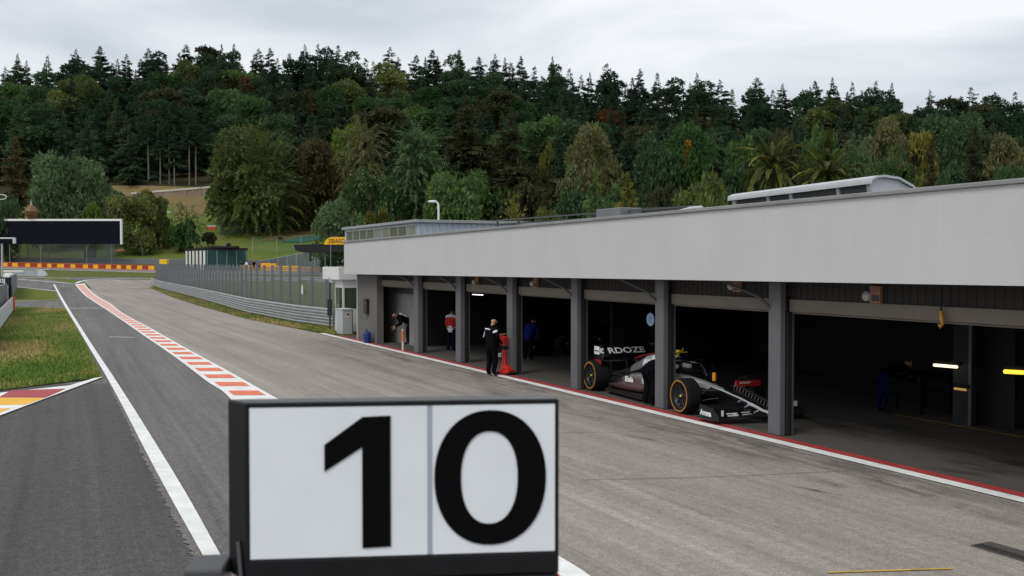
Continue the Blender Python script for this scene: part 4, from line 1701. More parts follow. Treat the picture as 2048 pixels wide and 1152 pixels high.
    for sg in (-1, 1):
        mb = MB()
        mb.prism([(1.62, 1.035 * sg, .07), (1.62, 1.035 * sg, .16), (1.40, 1.035 * sg, .30), (.92, 1.035 * sg, .34), (.90, 1.035 * sg, .08)], (0, .02 * sg, 0))
        mb.prism([(1.66, 1.03 * sg, .065), (.90, 1.03 * sg, .065), (.90, 1.12 * sg, .065), (1.5, 1.12 * sg, .065)], (0, 0, .014))
        ep = mb.build('endplate', C_BLK, fo)
        if letters and sg < 0:
            mb = MB()
            text_mb(mb, 'Aroma', .155, (.94, -1.056, .13), (1, 0, 0), (0, 0, 1), .003, bold=.008, sx=.92)
            mb.build('endplate_letters', C_WHT, ep)
        if letters and sg > 0:
            mb = MB()
            mb.box((1.405, .93, .25), (1.42, 1.03, .36))
            mb.build('endplate_badge', C_WHT, ep, bevel=.004)
    if letters:
        mb = MB()
        for (y, x, z, ww, hh) in ((-.92, 1.50, .15, .05, .12), (-.80, 1.50, .185, .26, .022), (-.80, 1.55, .150, .26, .022), (-.45, 1.52, .20, .20, .016), (-.45, 1.57, .165, .22, .016), (-.66, 1.53, .166, .10, .02)):
            mb.box((x, y, z), (x + .012, y + ww, z + hh))
        mb.build('wing_stripes', C_WHT, fo)
    # rear wing
    rw = MB()
    x0 = -4.02
    for (xa, za, xb, zb_) in ((x0 + .14, .80, x0 - .22, .88), (x0 - .10, .90, x0 - .30, 1.13)):
        rw.prism([(xa, -.80, za), (xb, -.80, zb_), (xb - .012, -.80, zb_ - .03), (xa, -.80, za - .03)], (0, 1.6, 0))
    rw.tube([(x0 - .1, 0, .30), (x0 - .12, 0, .85)], .03, 8)
    ro = rw.build('rear_wing', C_BLK, c)
    for sg in (-1, 1):
        mb = MB()
        pts = [(x0 + .25, .99), (x0 + .12, 1.15), (x0 - .36, 1.17), (x0 - .36, .90), (x0 - .24, .72), (x0 - .24, .46), (x0 + .02, .46), (x0 + .05, .72)]
        mb.prism([(x, .803 * sg, z) for x, z in pts], (0, .02 * sg, 0))
        ep = mb.build('rear_endplate', C_BLK, ro)
        if letters and sg < 0:
            mb = MB()
            mb.prism([(x0 - .34, -.826, .80), (x0 - .02, -.826, .80), (x0 + .04, -.826, .70), (x0 - .22, -.826, .64)], (0, -.003, 0))
            mb.build('red_panel', C_RED, ep)
            mb = MB()
            mb.box((x0 - .34, -.829, .93), (x0 - .06, -.825, 1.13))
            text_mb(mb, 'IIC', .17, (x0 - .03, -.8235, .98), (1, 0, 0), (0, 0, 1), .004, bold=.006)
            ltr = mb.build('endplate_letters', C_WHT, ep)
            mb = MB()
            mb.box((x0 - .32, -.832, 1.0), (x0 - .10, -.8295, 1.03))
            mb.build('letter_gap', C_BLK, ltr)
    if letters:
        mb = MB()
        text_mb(mb, 'RDOZE', .25, (x0 - .085, -.55, .945), (0, 1, 0), (-.20, 0, .23), .012, bold=.006, sx=1.30)
        mb.build('wing_letters', C_WHT, ro)
    # suspension
    for ax, y0, xs, z0 in ((0, .22, (-.55, .35), .50), (-4.3, .14, (.7, -.25), .36)):
        for sg in (-1, 1):
            mb = MB()
            for dx in xs:
                for za, zb_ in ((z0, .50), (z0 - .16, .24)):
                    mb.tube([(ax + dx, y0 * sg, za), (ax, .72 * sg, zb_)], .018, 6)
            mb.tube([(ax + .1, y0 * sg, z0 + .05), (ax, .70 * sg, .26)], .016, 6)
            mb.build('suspension', C_CAR, c)
    # little things on the nose
    mb = MB()
    mb.tube([(-.05, -.06, .67), (-.05, -.06, .85)], .045, 10)
    mb.build('sensor_mast', C_ORG, c)
    mb = MB()
    mb.box((.52, .08, .60), (.58, .72, .72))
    mb.tube([(.55, .18, .5), (.55, .18, .62)], .016, 6)
    rb = mb.build('red_board', C_RED, c, bevel=.02)
    if letters:
        mb = MB()
        text_mb(mb, 'aeronav', .09, (.582, .16, .66), (0, 1, 0), (0, 0, 1), .003)
        mb.build('board_letters', C_WHT, rb)
    mb = MB()
    for i in range(13):          # rake of small probes along the nose
        x = .55 + i * .105
        zt_ = .56 - (x - .55) * .21
        mb.tube([(x, .03, zt_ - .03), (x + .02, .05, zt_ + .085)], .006, 5)
        mb.tube([(x + .02, .05, zt_ + .08), (x + .02, .22, zt_ + .06)], .007, 5)
    mb.build('probe_rake', M('probe metal', (.35, .36, .37), rough=.3, metal=.7, var=0), c)
    mb = MB()
    for x, z in ((1.05, .34), (1.30, .27), (1.62, .20)):
        mb.tube([(x, -.12, z + .03), (x + .03, -.20, z + .02), (x + .06, -.26, z + .0)], [.03, .026, .012], 8)
    mb.build('nose_tabs', C_SIL, c)
    # wheels
    for ax, wd, sg in ((0, .36, -1), (0, .36, 1), (-4.3, .46, -1), (-4.3, .46, 1)):
        h_ = wd / 2
        r_ = .385
        mb = MB()
        prof = [(.26, -h_ + .03), (.30, -h_ + .005), (.34, -h_), (.365, -h_ + .02), (.38, -h_ + .055), (r_, -h_ + .11), (r_, h_ - .11), (.38, h_ - .055), (.365, h_ - .02), (.34, h_), (.30, h_ - .005), (.26, h_ - .03)]
        mb.lathe(prof, 'y', 48)
        wname = 'wheel'
        wobj = mb.build(wname, C_TYR, c)
        wobj.location = (ax, sg * (1.0 - h_), r_)
        mb = MB()
        o_ = sg
        yy = o_ * (h_ + .002)
        mb.lathe([(.312, yy), (.316, yy + o_ * .003), (.344, yy + o_ * .003), (.348, yy)], 'y', 48)
        mb.build('tyre_stripe', C_YEL, wobj)
        mb = MB()
        y1 = o_ * (h_ - .035)
        mb.lathe([(.262, y1), (.24, y1 - o_ * .01), (.235, y1 - o_ * .05), (.08, y1 - o_ * .09), (.07, y1 - o_ * .03), (.03, y1 - o_ * .02), (.0, y1 - o_ * .02)], 'y', 40)
        for k in range(10):
            a = 2 * math.pi * k / 10
            mb.tube([(.07 * math.cos(a), y1 - o_ * .05, .07 * math.sin(a)), (.24 * math.cos(a + .12), y1 - o_ * .03, .24 * math.sin(a + .12))], .014, 5)
        mb.build('rim', C_RIM, wobj)
        mb = MB()
        mb.ball((0, y1 - o_ * .015, 0), (.028, .02, .028), 8)
        mb.build('wheel_nut', C_YLW, wobj)
    return c


g1, g2 = G(1180, 784), G(1357, 831)
d_ = (g2 - g1)
d_.z = 0
d_.normalize()
lf = Vector((-d_.y, d_.x, 0))
front_axle = g2 + lf * 1.0
car_rz = math.atan2(d_.y, d_.x)
print('car wheelbase', (g2 - g1).length, 'heading', math.degrees(car_rz))
car = make_car('black and silver open-wheel racing car with yellow-banded tyres half out of the garage', (front_axle.x, front_axle.y, .038), car_rz)
fa = L2W(W(1096, 690, 4.6)[0], 4.9)
car2 = copy_tree(car)
car2.location = (fa.x, fa.y, .03)
car2.rotation_euler = (0, 0, math.atan2(-EN.y, -EN.x))
tag(car2, 'dark racing car parked nose out deep inside the fourth bay behind the person in blue', 'racing car')
fa = L2W(W(958, 690, 4.6)[0], 4.9)
car3 = copy_tree(car)
car3.location = (fa.x, fa.y, .03)
car3.rotation_euler = (0, 0, math.atan2(-EN.y, -EN.x))
tag(car3, 'dark racing car parked nose out deep inside the third bay behind the bald man', 'racing car')
for c in (car2, car3):      # those two are plain black
    for ch in list(c.children):
        if ch.name.split('.')[0] in ('engine_fin', 'sensor_mast', 'red_board', 'probe_rake', 'camera_mount', 'nose_tabs'):
            for g in list(ch.children):
                bpy.data.objects.remove(g)
            bpy.data.objects.remove(ch)
            continue
        if ch.type == 'MESH':
            ch.data = ch.data.copy()
            for i_, m_ in enumerate(ch.data.materials):
                if m_ in (C_SIL, C_MAR, C_WHT):
                    ch.data.materials[i_] = C_BLK
        for g in list(ch.children):
            if 'tyre_stripe' in g.name or 'letters' in g.name or 'stripes' in g.name or 'panel' in g.name or 'letter' in g.name:
                for q in list(g.children):
                    bpy.data.objects.remove(q)
                bpy.data.objects.remove(g)

# ---------------------------------------------------------------- number board in front of the camera
SB = thing('number_board', 'black framed board with white panel showing the number 10 in front of the lane', 'number board', (0, 0, 0))
D1, D2 = 2.5, 2.58
FL, FR = At(490, 807, D1), At(1118, 800, D2)
zT, zT2 = At(490, 807, D1).z, At(1118, 800, D2).z
zT = (zT + zT2) / 2
zB = zT - .452
ftop = .009
nrm = Vector((FR.y - FL.y, -(FR.x - FL.x), 0)).normalized()     # towards the camera
xd = (Vector((FR.x, FR.y, 0)) - Vector((FL.x, FL.y, 0)))
Wd = xd.length
xd.normalize()
org = Vector((FL.x, FL.y, 0))
def sbp(u, v, t=0.0):
    """u along the face in metres, v height, t out of the face"""
    p = org + xd * u + nrm * t
    return Vector((p.x, p.y, v))


M_fr = M('board frame', (.010, .010, .0115), rough=.5, var=.2, scale=14, spec=.22)
bl, br = .060, -.03
fb = .017      # frame border
mb = MB()
# outer shell: front ring, sides flaring to the back
fr_o = [sbp(0, zB), sbp(Wd, zB), sbp(Wd, zT), sbp(0, zT)]
ring_i = [sbp(fb * .5, zB + .055), sbp(Wd - fb * .5, zB + .055), sbp(Wd - fb * .5, zT - ftop), sbp(fb * .5, zT - ftop)]
ring_r = [p - nrm * .006 for p in ring_i]
bk = [sbp(-bl, zB, -.10), sbp(Wd + br, zB, -.10), sbp(Wd + br, zT - .004, -.10), sbp(-bl, zT - .004, -.10)]
vs = fr_o + ring_i + ring_r + bk
fs = [(i, (i + 1) % 4, 4 + (i + 1) % 4, 4 + i) for i in range(4)] + [(4 + i, 4 + (i + 1) % 4, 8 + (i + 1) % 4, 8 + i) for i in range(4)] + [(8, 9, 10, 11), (15, 14, 13, 12)] + [(i, 12 + i, 12 + (i + 1) % 4, (i + 1) % 4) for i in range(4)]
mb.add(vs, fs)
mb.build('frame', M_fr, SB, bevel=.004)
mb = MB()
mb.hexa([sbp(.002, zT + .0005, -.004), sbp(Wd - .002, zT + .0005, -.004), sbp(Wd + br, zT - .003, -.10), sbp(-bl, zT - .003, -.10),
         sbp(.002, zT + .0022, -.004), sbp(Wd - .002, zT + .0022, -.004), sbp(Wd + br, zT - .0013, -.10), sbp(-bl, zT - .0013, -.10)])
mb.build('top_sheen', M('board sky sheen', (.085, .085, .09), rough=.35, var=.15, scale=10, spec=.5), SB)  # added thin plate; its lighter grey paints the sky's reflection on the frame top
M_pan = M('board panel', (.77, .80, .84), rough=.35, var=.045, scale=3, spec=.3)
pw0, pw1 = fb * .6, Wd - fb * .6
pz0, pz1 = zB + .058, zT - ftop - .002
udiv = pw0 + (pw1 - pw0) * (855 - 497) / (1111 - 497)
mb = MB()
def slab(mb, u0, u1, z0, z1, t0, t1, mi=0):
    return mb.hexa([sbp(u0, z0, t0), sbp(u1, z0, t0), sbp(u1, z0, t1), sbp(u0, z0, t1), sbp(u0, z1, t0), sbp(u1, z1, t0), sbp(u1, z1, t1), sbp(u0, z1, t1)], mi)


slab(mb, pw0, udiv - .0065, pz0, pz1, -.005, -.002)
mb.build('panel', M_pan, SB)
mb = MB()
slab(mb, udiv + .0065, pw1, pz0, pz1, -.005, -.002)
mb.build('panel', M_pan, SB)
mb = MB()
slab(mb, udiv - .0062, udiv + .0062, pz0, pz1, -.0052, -.0032)
mb.build('divider', M('divider grey', (.36, .40, .46), rough=.4, var=.03), SB)
# digits (traced on the panel in panel coordinates)
PW, PH = pw1 - pw0, pz1 - pz0
def pu(x): return pw0 + PW * (x - 497) / (1111 - 497)
def pv(y): return pz1 - PH * (y - 811) / (1115 - 811)


M_dig = M('digit black', (.004, .004, .0045), rough=.9, var=0, spec=.05)
mb = MB()
one = [(720, 832), (776, 830), (776, 1096), (719, 1098), (719, 893), (644, 941), (644, 887)]
mb.prism([sbp(pu(x), pv(y), -.0015) for x, y in one], nrm * .003)
mb.build('digit_one', M_dig, SB)
mb = MB()
n = 64
def oval(cx, cy, a, b, e):
    return [(cx + a * math.copysign(abs(math.cos(t)) ** e, math.cos(t)), cy + b * math.copysign(abs(math.sin(t)) ** e, math.sin(t))) for t in [2 * math.pi * k / n for k in range(n)]]
oo = oval(978, 960, 114, 138, .93)
ii = oval(976, 960, 58, 95, .90)
vs = [sbp(pu(x), pv(y), .0015) for x, y in oo] + [sbp(pu(x), pv(y), .0015) for x, y in ii] + [sbp(pu(x), pv(y), -.0015) for x, y in oo] + [sbp(pu(x), pv(y), -.0015) for x, y in ii]
fs = []
for k in range(n):
    k2 = (k + 1) % n
    fs += [(k, n + k, n + k2, k2), (k, k2, 2 * n + k2, 2 * n + k), (n + k, 3 * n + k, 3 * n + k2, n + k2)]
mb.add(vs, fs)
mb.build('digit_zero', M_dig, SB)
# shelf, hinge and the stand below the frame of the picture
mb = MB()
p0 = At(376, 1121, 2.52)
u0 = (Vector((p0.x, p0.y, 0)) - org).dot(xd)
zs = At(420, 1119, 2.56).z
slab(mb, u0, -bl * .9, zs - .30, zs, -.12, .02)
mb.build('side_shelf', M('shelf grey', (.07, .07, .072), rough=.4, var=.1), SB, bevel=.006)
mb = MB()
slab(mb, -.012, Wd + .0, zB - .22, zB - .003, -.09, .004)
slab(mb, Wd * .3, Wd * .7, .0, zB - .225, -.12, -.02)
mb.build('stand', M_fr, SB, bevel=.004)
mb = MB()
mb.tube([sbp(-.024, zs + .055, -.03), sbp(-.02, zs + .03, -.022), sbp(-.012, zs - .05, -.0)], .007, 8)
mb.build('hinge', M('hinge steel', (.08, .08, .085), rough=.3, metal=.6), SB)
# ---------------------------------------------------------------- barriers and fences
M_rail = M('galvanised rail', (.33, .35, .36), rough=.45, metal=.25, var=.16, scale=1.2, stretch=(1, 1, 4))
M_post = M('fence post', (.155, .17, .19), rough=.5, metal=.3, var=.08)
M_mesh = mesh_material('fence wire', (.15, .165, .18), open_=.46, scale=9)
M_meshd = mesh_material('far fence wire', (.13, .145, .16), open_=.45, scale=9)
M_panelg = M('fence panel grey', (.165, .18, .20), rough=.55, var=.12, scale=.7)
WPROF = [(.0, 0), (.015, .0), (.08, .05), (.08, .10), (.02, .155), (.08, .21), (.08, .26), (.015, .31), (0, .31)]


def dense(P, stepm=2.0):
    out = [P[0]]
    for a, b in zip(P, P[1:]):
        n = max(1, int((b - a).length / stepm))
        out += [a.lerp(b, k / n) for k in range(1, n + 1)]
    return out


def normals(P):
    N = []
    for i in range(len(P)):
        t = P[min(i + 1, len(P) - 1)] - P[max(i - 1, 0)]
        t.z = 0
        t.normalize()
        N.append(Vector((-t.y, t.x, 0)))
    return N


def spaced(P, d):
    out, acc = [P[0]], 0
    for a, b in zip(P, P[1:]):
        L = (b - a).length
        t = d - acc
        while t < L:
            out.append(a.lerp(b, t / L))
            t += d
        acc = (acc + L) % d if L else acc
    return out


def guard_rail(name, label, P, side, tiers=3, mat=M_rail, h=.31, group=None, post=4.0):
    t = thing(name, label, 'guard rail', P[0], 0, group)
    P = dense([Vector(p) for p in P], 2)
    N = normals(P)
    o = P[0].copy()
    for k in range(tiers):
        mb = MB()
        rings = []
        for p, n in zip(P, N):
            rings.append([p - o + n * (side * q[0]) + Vector((0, 0, .06 + k * (h + .005) + q[1] * h / .31)) for q in WPROF])
        mb.loft(rings, closed=False, caps=False, smooth=False)
        mb.build('rail', mat, t)
    for p in spaced(P, post)[:100]:
        mb = MB()
        q = p - o - N[0] * side * .07
        mb.box((q.x - .05, q.y - .06, q.z - .1), (q.x + .05, q.y + .05, q.z + tiers * h + .08))
        mb.build('post', M_post, t)
    return t


def mesh_panel(P, z0, z1, name, mat, parent, o, top=None):
    me = bpy.data.meshes.new(name)
    vs, fs, uv = [], [], []
    acc = 0
    for i, p in enumerate(P):
        if i:
            acc += (P[i] - P[i - 1]).length
        zz = z1 if top is None else top[i]
        vs += [(p - o) + Vector((0, 0, z0)), (p - o) + Vector((0, 0, zz))]
        uv += [(acc, z0), (acc, zz)]
    for i in range(len(P) - 1):
        fs.append((2 * i, 2 * i + 2, 2 * i + 3, 2 * i + 1))
    me.from_pydata([tuple(v) for v in vs], [], fs)
    l = me.uv_layers.new(name='UVMap')
    for lp in me.loops:
        l.data[lp.index].uv = uv[lp.vertex_index]
    me.materials.append(mat)
    return link(name, me, parent)


def fence(name, label, P, h, post=2.5, z0=.05, mat=None, pw=.05, wires=(), postmat=None, topbar=True, cat='fence', wire_r=.012):
    P = [Vector(p) for p in P]
    t = thing(name, label, cat, P[0])
    o = P[0].copy()
    D = dense(P, 3)
    if mat:
        mesh_panel(D, z0, h - .02, 'wire_mesh', mat, t, o)
    for p in spaced(D, post)[:100]:
        q = p - o
        mb = MB()
        mb.tube([q + Vector((0, 0, -.1)), q + Vector((0, 0, h))], pw, 6)
        mb.build('post', postmat or M_post, t)
    zs_ = list(wires) + ([h] if topbar else [])
    if zs_:
        mb = MB()
        for z in zs_:
            mb.tube([p - o + Vector((0, 0, z)) for p in D], wire_r, 5)
        mb.build('rail', postmat or M_post, t)
    return t


# guard rail and high fence between pit lane and track
GR = [G(*p) for p in rail_px]
GR.append(G(303, 567))
guard_rail('guard_rail', 'long three tier steel guard rail curving along the grass verge below the grey fence', GR, 1)
FP = [p + Vector((.35, .25, 0)) for p in GR[:-1]] + [G(312, 566)]
ft = thing('catch_fence', 'tall grey fence of closely set posts and wire behind the long guard rail', 'fence', FP[0])
o0 = FP[0].copy()
D = dense(FP, 2)
mesh_panel(D, .35, 3.05, 'wire_mesh', M_mesh, ft, o0)
for p in spaced(D, 2.05)[:100]:
    q = p - o0
    mb = MB()
    hgt = 3.12
    mb.box((q.x - .065, q.y - .065, -.1), (q.x + .065, q.y + .065, hgt))
    mb.box((q.x - .075, q.y - .075, hgt + .001), (q.x + .075, q.y + .075, hgt + .05))
    mb.build('post', M_post, ft)
for z in (.9, 1.6, 2.3, 3.0):
    mb = MB()
    mb.tube([p - o0 + Vector((0, 0, z)) for p in D], .007, 5)
    mb.build('cable', M_post, ft)
# white notice on the fence
NT = thing('fence_notice', 'small upright white notice hanging on the high grey fence near the garages', 'notice', At(592, 590, 60) , GANG)
n_p = FP[1].lerp(FP[0], .05)
NT.location = (n_p.x - .12, n_p.y - .1, 0)
zz = H + (526 - 588) / F * n_p.y, H + (526 - 570) / F * n_p.y
mb = MB()
mb.box((-.13, -.012, zz[0]), (.13, .012, zz[1]))
mb.build('board', M('notice white', (.72, .73, .72), var=.05), NT)
mb = MB()
mb.box((-.13, -.0145, zz[1] - .12), (.13, -.0125, zz[1] - .02))
mb.build('yellow_band', M('notice yellow', (.6, .5, .1)), NT)

# left edge: rail with grey hoarding, black sign
gl0, gl1 = G(-40, 710), G(24, 622)
LR = thing('pit_wall_rail', 'pale steel rail with red end post along the left edge beside the grass', 'guard rail', gl1)
mb = MB()
n = Vector((gl0.y - gl1.y, -(gl0.x - gl1.x), 0)).normalized()
if n.x < 0:
    n = -n
dd = gl0 - gl1
for k in range(3):
    rings = []
    for i in range(13):
        p = dd * (i / 12)
        rings.append([p + n * q[0] * 1.2 + Vector((0, 0, .04 + k * .31 + q[1])) for q in WPROF])
    m_ = MB()
    m_.loft(rings, closed=False, caps=False, smooth=False)
    m_.build('rail', M('pale rail', (.50, .52, .53), rough=.45, metal=.2, var=.1), LR)
mb.box((-.05, -.1, 0), (.22, .02, 1.0))
mb.build('end_post', M('red post', (.75, .10, .07), rough=.5), LR)
hp0, hp1 = gl0 + Vector((-.35, 0, 0)), gl1 + Vector((-.30, 0, 0))
HB = thing('grey_hoarding', 'grey ribbed hoarding standing behind the rail at the left edge', 'hoarding', hp1)
mb = MB()
d3 = hp0 - hp1
nseg = 60
for i in range(nseg):
    a, b = d3 * (i / nseg), d3 * ((i + .93) / nseg)
    mb.hexa([a, b, b + Vector((-.06, 0, 0)), a + Vector((-.06, 0, 0)), a + Vector((0, 0, 1.92)), b + Vector((0, 0, 1.92)), b + Vector((-.06, 0, 1.92)), a + Vector((-.06, 0, 1.92))])
mb.build('ribbed_sheet', M_panelg, HB)
BS = thing('black_sign', 'black sign with white lettering on top of the hoarding at the left edge', 'sign', G(23, 622), 0)
zA = H + (526 - 569) / F * gl1.y
zB_ = H + (526 - 554.5) / F * gl1.y
mb = MB()
mb.box((-1.9, -.05, zA), (.0, .05, zB_))
sg_ = mb.build('board', M('sign black', (.008, .008, .012), rough=.4, var=0), BS)
mb = MB()
text_mb(mb, '233J', .40, (-1.02, -.052, zA + .12), (1, 0, 0), (0, 0, 1), .006, bold=.012, sx=.92)
mb.build('letters', C_WHT, sg_)
mb = MB()
mb.box((-.16, -.06, 0), (.02, .06, zA - .002))
mb.build('post', M('sign post black', (.012, .014, .022), rough=.4, var=0), BS)
q0, q1 = G(24, 600), G(34, 576)
SH = tag(MB().hexa([q0 + Vector((-.2, 0, 0)), q1 + Vector((-.2, 0, 0)), q1, q0, q0 + Vector((-.2, 0, 2.15)), q1 + Vector((-.2, 0, 1.9)), q1 + Vector((0, 0, 1.9)), q0 + Vector((0, 0, 2.15))]).build('short_hoarding', M_panelg), 'short plain grey hoarding just beyond the black sign', 'hoarding')
q0, q1 = G(4, 560), G(24, 560)
mb = MB()
mb.hexa([q0, q1, q1 + Vector((0, 2, 0)), q0 + Vector((0, 2, 0)), q0 + Vector((0, .3, 1.2)), q1 + Vector((-.5, .3, 1.2)), q1 + Vector((-.5, 1.7, 1.2)), q0 + Vector((0, 1.7, 1.2))])
tag(mb.build('white_hut_roof', M_wht, None, bevel=.3), 'low white rounded roof showing above the black sign', 'shelter')
# white wall with a rounded grey end
q0, q1 = G(5, 552.5), G(75, 552.5)
WL = thing('concrete_wall', 'low pale grey concrete wall with white top and rounded end at the left', 'wall', q0)
Lw = (q1 - q0).length
hw_ = 12.5 / F * q0.y
mb = MB()
mb.box((0, 0, 0), (Lw * .60, .8, hw_ * .62))
mb.box((Lw * .602, .05, 0), (Lw * .995, .75, hw_ * .95))
mb.build('wall', M('wall grey', (.36, .375, .40), var=.08, scale=.6), WL)
mb = MB()
mb.box((0, -.05, hw_ * .622), (Lw * .60, .85, hw_))
mb.build('white_top', M_wht, WL)
mb = MB()
pts = [(Lw, .0, 0)] + [(Lw + (Lw * .24) * math.cos(t), 0, hw_ * math.sin(t)) for t in [math.pi / 2 * k / 10 for k in range(11)]] + [(Lw, .0, hw_)]
mb.prism([(p[0], .0, p[2]) for p in pts[1:]] + [(Lw, 0, 0)], (0, .9, 0))
mb.build('rounded_end', M('wall pale', (.50, .52, .54), var=.06), WL)

# striped safety barrier and far rail along the back straight
b0, b1 = G(-60, 532.5), G(320, 541)
TB = thing('striped_barrier', 'long low barrier of alternating yellow and red blocks along the back straight', 'barrier', b0)
mbs = [MB(), MB()]
d4 = b1 - b0
n = 60
rn = random.Random(5)
x = 0.0
k = 0
cuts = [0]
while cuts[-1] < .99:
    cuts.append(min(1, cuts[-1] + rn.choice((.024, .028, .032, .038))))
for a, b in zip(cuts, cuts[1:]):
    A, Bp = d4 * (a + .0008), d4 * (b - .0008)
    hgt = 1.05 if k % 2 else .98
    m_ = mbs[k % 2]
    m_.hexa([A, Bp, Bp + Vector((0, .9, 0)), A + Vector((0, .9, 0)), A + Vector((0, 0, hgt)), Bp + Vector((0, 0, hgt)), Bp + Vector((0, .9, hgt)), A + Vector((0, .9, hgt))])
    k += 1
mbs[0].build('yellow_blocks', M('barrier yellow', (.82, .42, .02), rough=.6, var=.15, scale=.8), TB)
mbs[1].build('red_blocks', M('barrier red', (.34, .035, .02), rough=.6, var=.2, scale=.8), TB)
mb = MB()
mb.hexa([d4 * 0 + Vector((0, -.03, .02)), d4 + Vector((0, -.03, .02)), d4 + Vector((0, -.004, .02)), Vector((0, -.004, .02)), Vector((0, -.03, .16)), d4 + Vector((0, -.03, .16)), d4 + Vector((0, -.004, .16)), Vector((0, -.004, .16))])
mb.hexa([Vector((0, -.05, 1.06)), d4 + Vector((0, -.05, 1.06)), d4 + Vector((0, .9, 1.06)), Vector((0, .9, 1.06)), Vector((0, -.05, 1.16)), d4 + Vector((0, -.05, 1.16)), d4 + Vector((0, .9, 1.16)), Vector((0, .9, 1.16))])
mb.build('orange_strip', M('barrier orange', (.62, .15, .05), rough=.6), TB)
YB = thing('yellow_box', 'yellow marker box at the end of the striped barrier beside the high fence', 'marker box', G(327, 541.5))
wbx = 7.5 / F * YB.location.y
mb = MB()
mb.box((-wbx, -.2, 0), (wbx, 1.0, 2.5))
mb.build('box', M('marker yellow', (.85, .50, .01), rough=.5), YB, bevel=.05)
mb = MB()
mb.box((-wbx * .5, -.215, .4), (wbx * .5, -.204, .8))
mb.build('hatch', M('marker yellow dark', (.6, .34, .01)), YB)
frp = [G(-80, 526.5), G(120, 527.5), G(420, 531), G(560, 533)]
guard_rail('far_rail', 'dark grey steel rail behind the striped barrier on the back straight', frp, -1, 3, M('dark rail', (.16, .175, .20), rough=.5, metal=.2, var=.1), h=.45, post=6)
fp_ = [p + Vector((0, 2.0, .3)) for p in frp[:3]]
fence('debris_fence', 'high wire fence with slim grey posts behind the far rail below the black screen', [fp_[0], fp_[1], G(225, 522) + Vector((0, 1.5, 0))], 5.2, 5.2, mat=M_meshd, pw=.07, wires=(2.6,))
# leaning wire mast
mb = MB()
a, b = G(287, 521), At(280, 481, G(287, 521).y)
mb.tube([a, b], .07, 6)
tag(mb.build('leaning_pole', M_post), 'slim grey pole leaning left on the grass bank', 'pole')
f2 = [G(215, 500) , G(262, 495.5), G(330, 490), G(392, 486)]
fence('bank_fence', 'grey wire fence climbing the grass bank to the right of the black screen', f2, 3.0, 4.5, mat=M_meshd, pw=.06)
f3 = [G(440, 469), G(500, 466.5), G(560, 463), G(622, 458), G(690, 455)]
fence('green_fence', 'dark green wire fence with pale posts in front of the big trees', f3, 2.8, 4.0, mat=mesh_material('green wire', (.02, .06, .05), open_=.35, scale=9), pw=.05, postmat=M('green post', (.16, .24, .22), rough=.5))
f4 = [G(505, 508), G(560, 506), G(640, 503)]
fence('bank_mesh_fence', 'fine pale wire fence low on the green bank behind the striped kiosk', f4, 4.2, 6.0, mat=mesh_material('fine wire', (.2, .25, .2), open_=.9, scale=6), pw=.05, postmat=M_alu)

# rising grey fence below the yellow sign
q0, q1 = G(520, 534), G(705, 539)
RFt = thing('rising_fence', 'grey panelled fence rising to the right behind the yellow barrier', 'fence', q0)
o0 = q0.copy()
n = 10
zt0 = H + (526 - 522) / F * q0.y
zt1 = H + (526 - 488) / F * q1.y
Pp = [q0.lerp(q1, i / n) for i in range(n + 1)]
mesh_panel(Pp, .1, 0, 'panel', mesh_material('grey netting', (.13, .145, .165), open_=.12, scale=9), RFt, o0, top=[(zt0 + (zt1 - zt0) * i / n) - p.z for i, p in enumerate(Pp)])
for i, p in enumerate(Pp):
    q = p - o0
    mb = MB()
    mb.tube([q, (q.x, q.y, zt0 + (zt1 - zt0) * i / n - o0.z + .1)], .06, 6)
    mb.build('post', M('pale post', (.42, .44, .46), rough=.5), RFt)
mb = MB()
mb.tube([(p.x - o0.x, p.y - o0.y, zt0 + (zt1 - zt0) * i / n - o0.z) for i, p in enumerate(Pp)], .05, 5)
mb.build('rail', M('pale post', (.42, .44, .46)), RFt)
# yellow foam barrier in front
YBk = []
q0, q1 = G(452, 540), G(700, 546)
rn = random.Random(11)
n = 17
for i in range(n):
    p = q0.lerp(q1, i / n)
    if i in (2, 3):
        pass
    wv = (q1 - q0).length / n * .94
    hh = 1.15 + (.55 if i in (5, 6) else 0) + rn.uniform(-.08, .1)
    mb = MB()
    mb.box((0, 0, .0), (wv, 1.0, hh))
    t = mb.build('barrier_block', M('foam yellow', (.80, .40, .02), rough=.6, var=.2, scale=.9) if i < 10 and i % 5 != 2 else M('foam orange', (.45, .26, .12), rough=.6, var=.25, scale=.9), None, bevel=.06)
    t.location = p
    tag(t, 'yellow and orange foam barrier block in the row behind the high fence', 'barrier block', 'foam barrier blocks behind the high fence')

# ---------------------------------------------------------------- big black screen and the things by it
yS = 236.0
bl_, br_ = At(-120, 438, yS), At(244, 438, yS)
zb2 = At(0, 488, yS).z
BBd = thing('billboard', 'wide blank black screen with white frame standing on posts above the track', 'billboard', (br_.x, yS, terr(br_.x, yS)))
gz = terr(br_.x, yS)
wS = br_.x - bl_.x
zt2 = br_.z - gz
zb2 -= gz
mb = MB()
cols_n, rows_n = 14, 5
for i in range(cols_n):
    for j in range(rows_n):
        x0, x1 = -wS + wS * i / cols_n + .012, -wS + wS * (i + 1) / cols_n - .012
        z0_, z1_ = zb2 + (zt2 - zb2 - .5) * j / rows_n + .012, zb2 + (zt2 - zb2 - .5) * (j + 1) / rows_n - .012
        mb.box((x0, -.3, z0_), (x1 - (.4 if i == cols_n - 1 else 0), .1, z1_))
mb.build('screen', M('screen black', (.007, .008, .015), rough=.8, var=.15, scale=.4, spec=.08), BBd)
mb = MB()
mb.box((-wS, -.28, zb2 + .02), (-.42, .3, zt2 - .52))
mb.build('backing', M_black, BBd)
mb = MB()
mb.box((-wS, -.45, zt2 - .46), (0, .4, zt2))
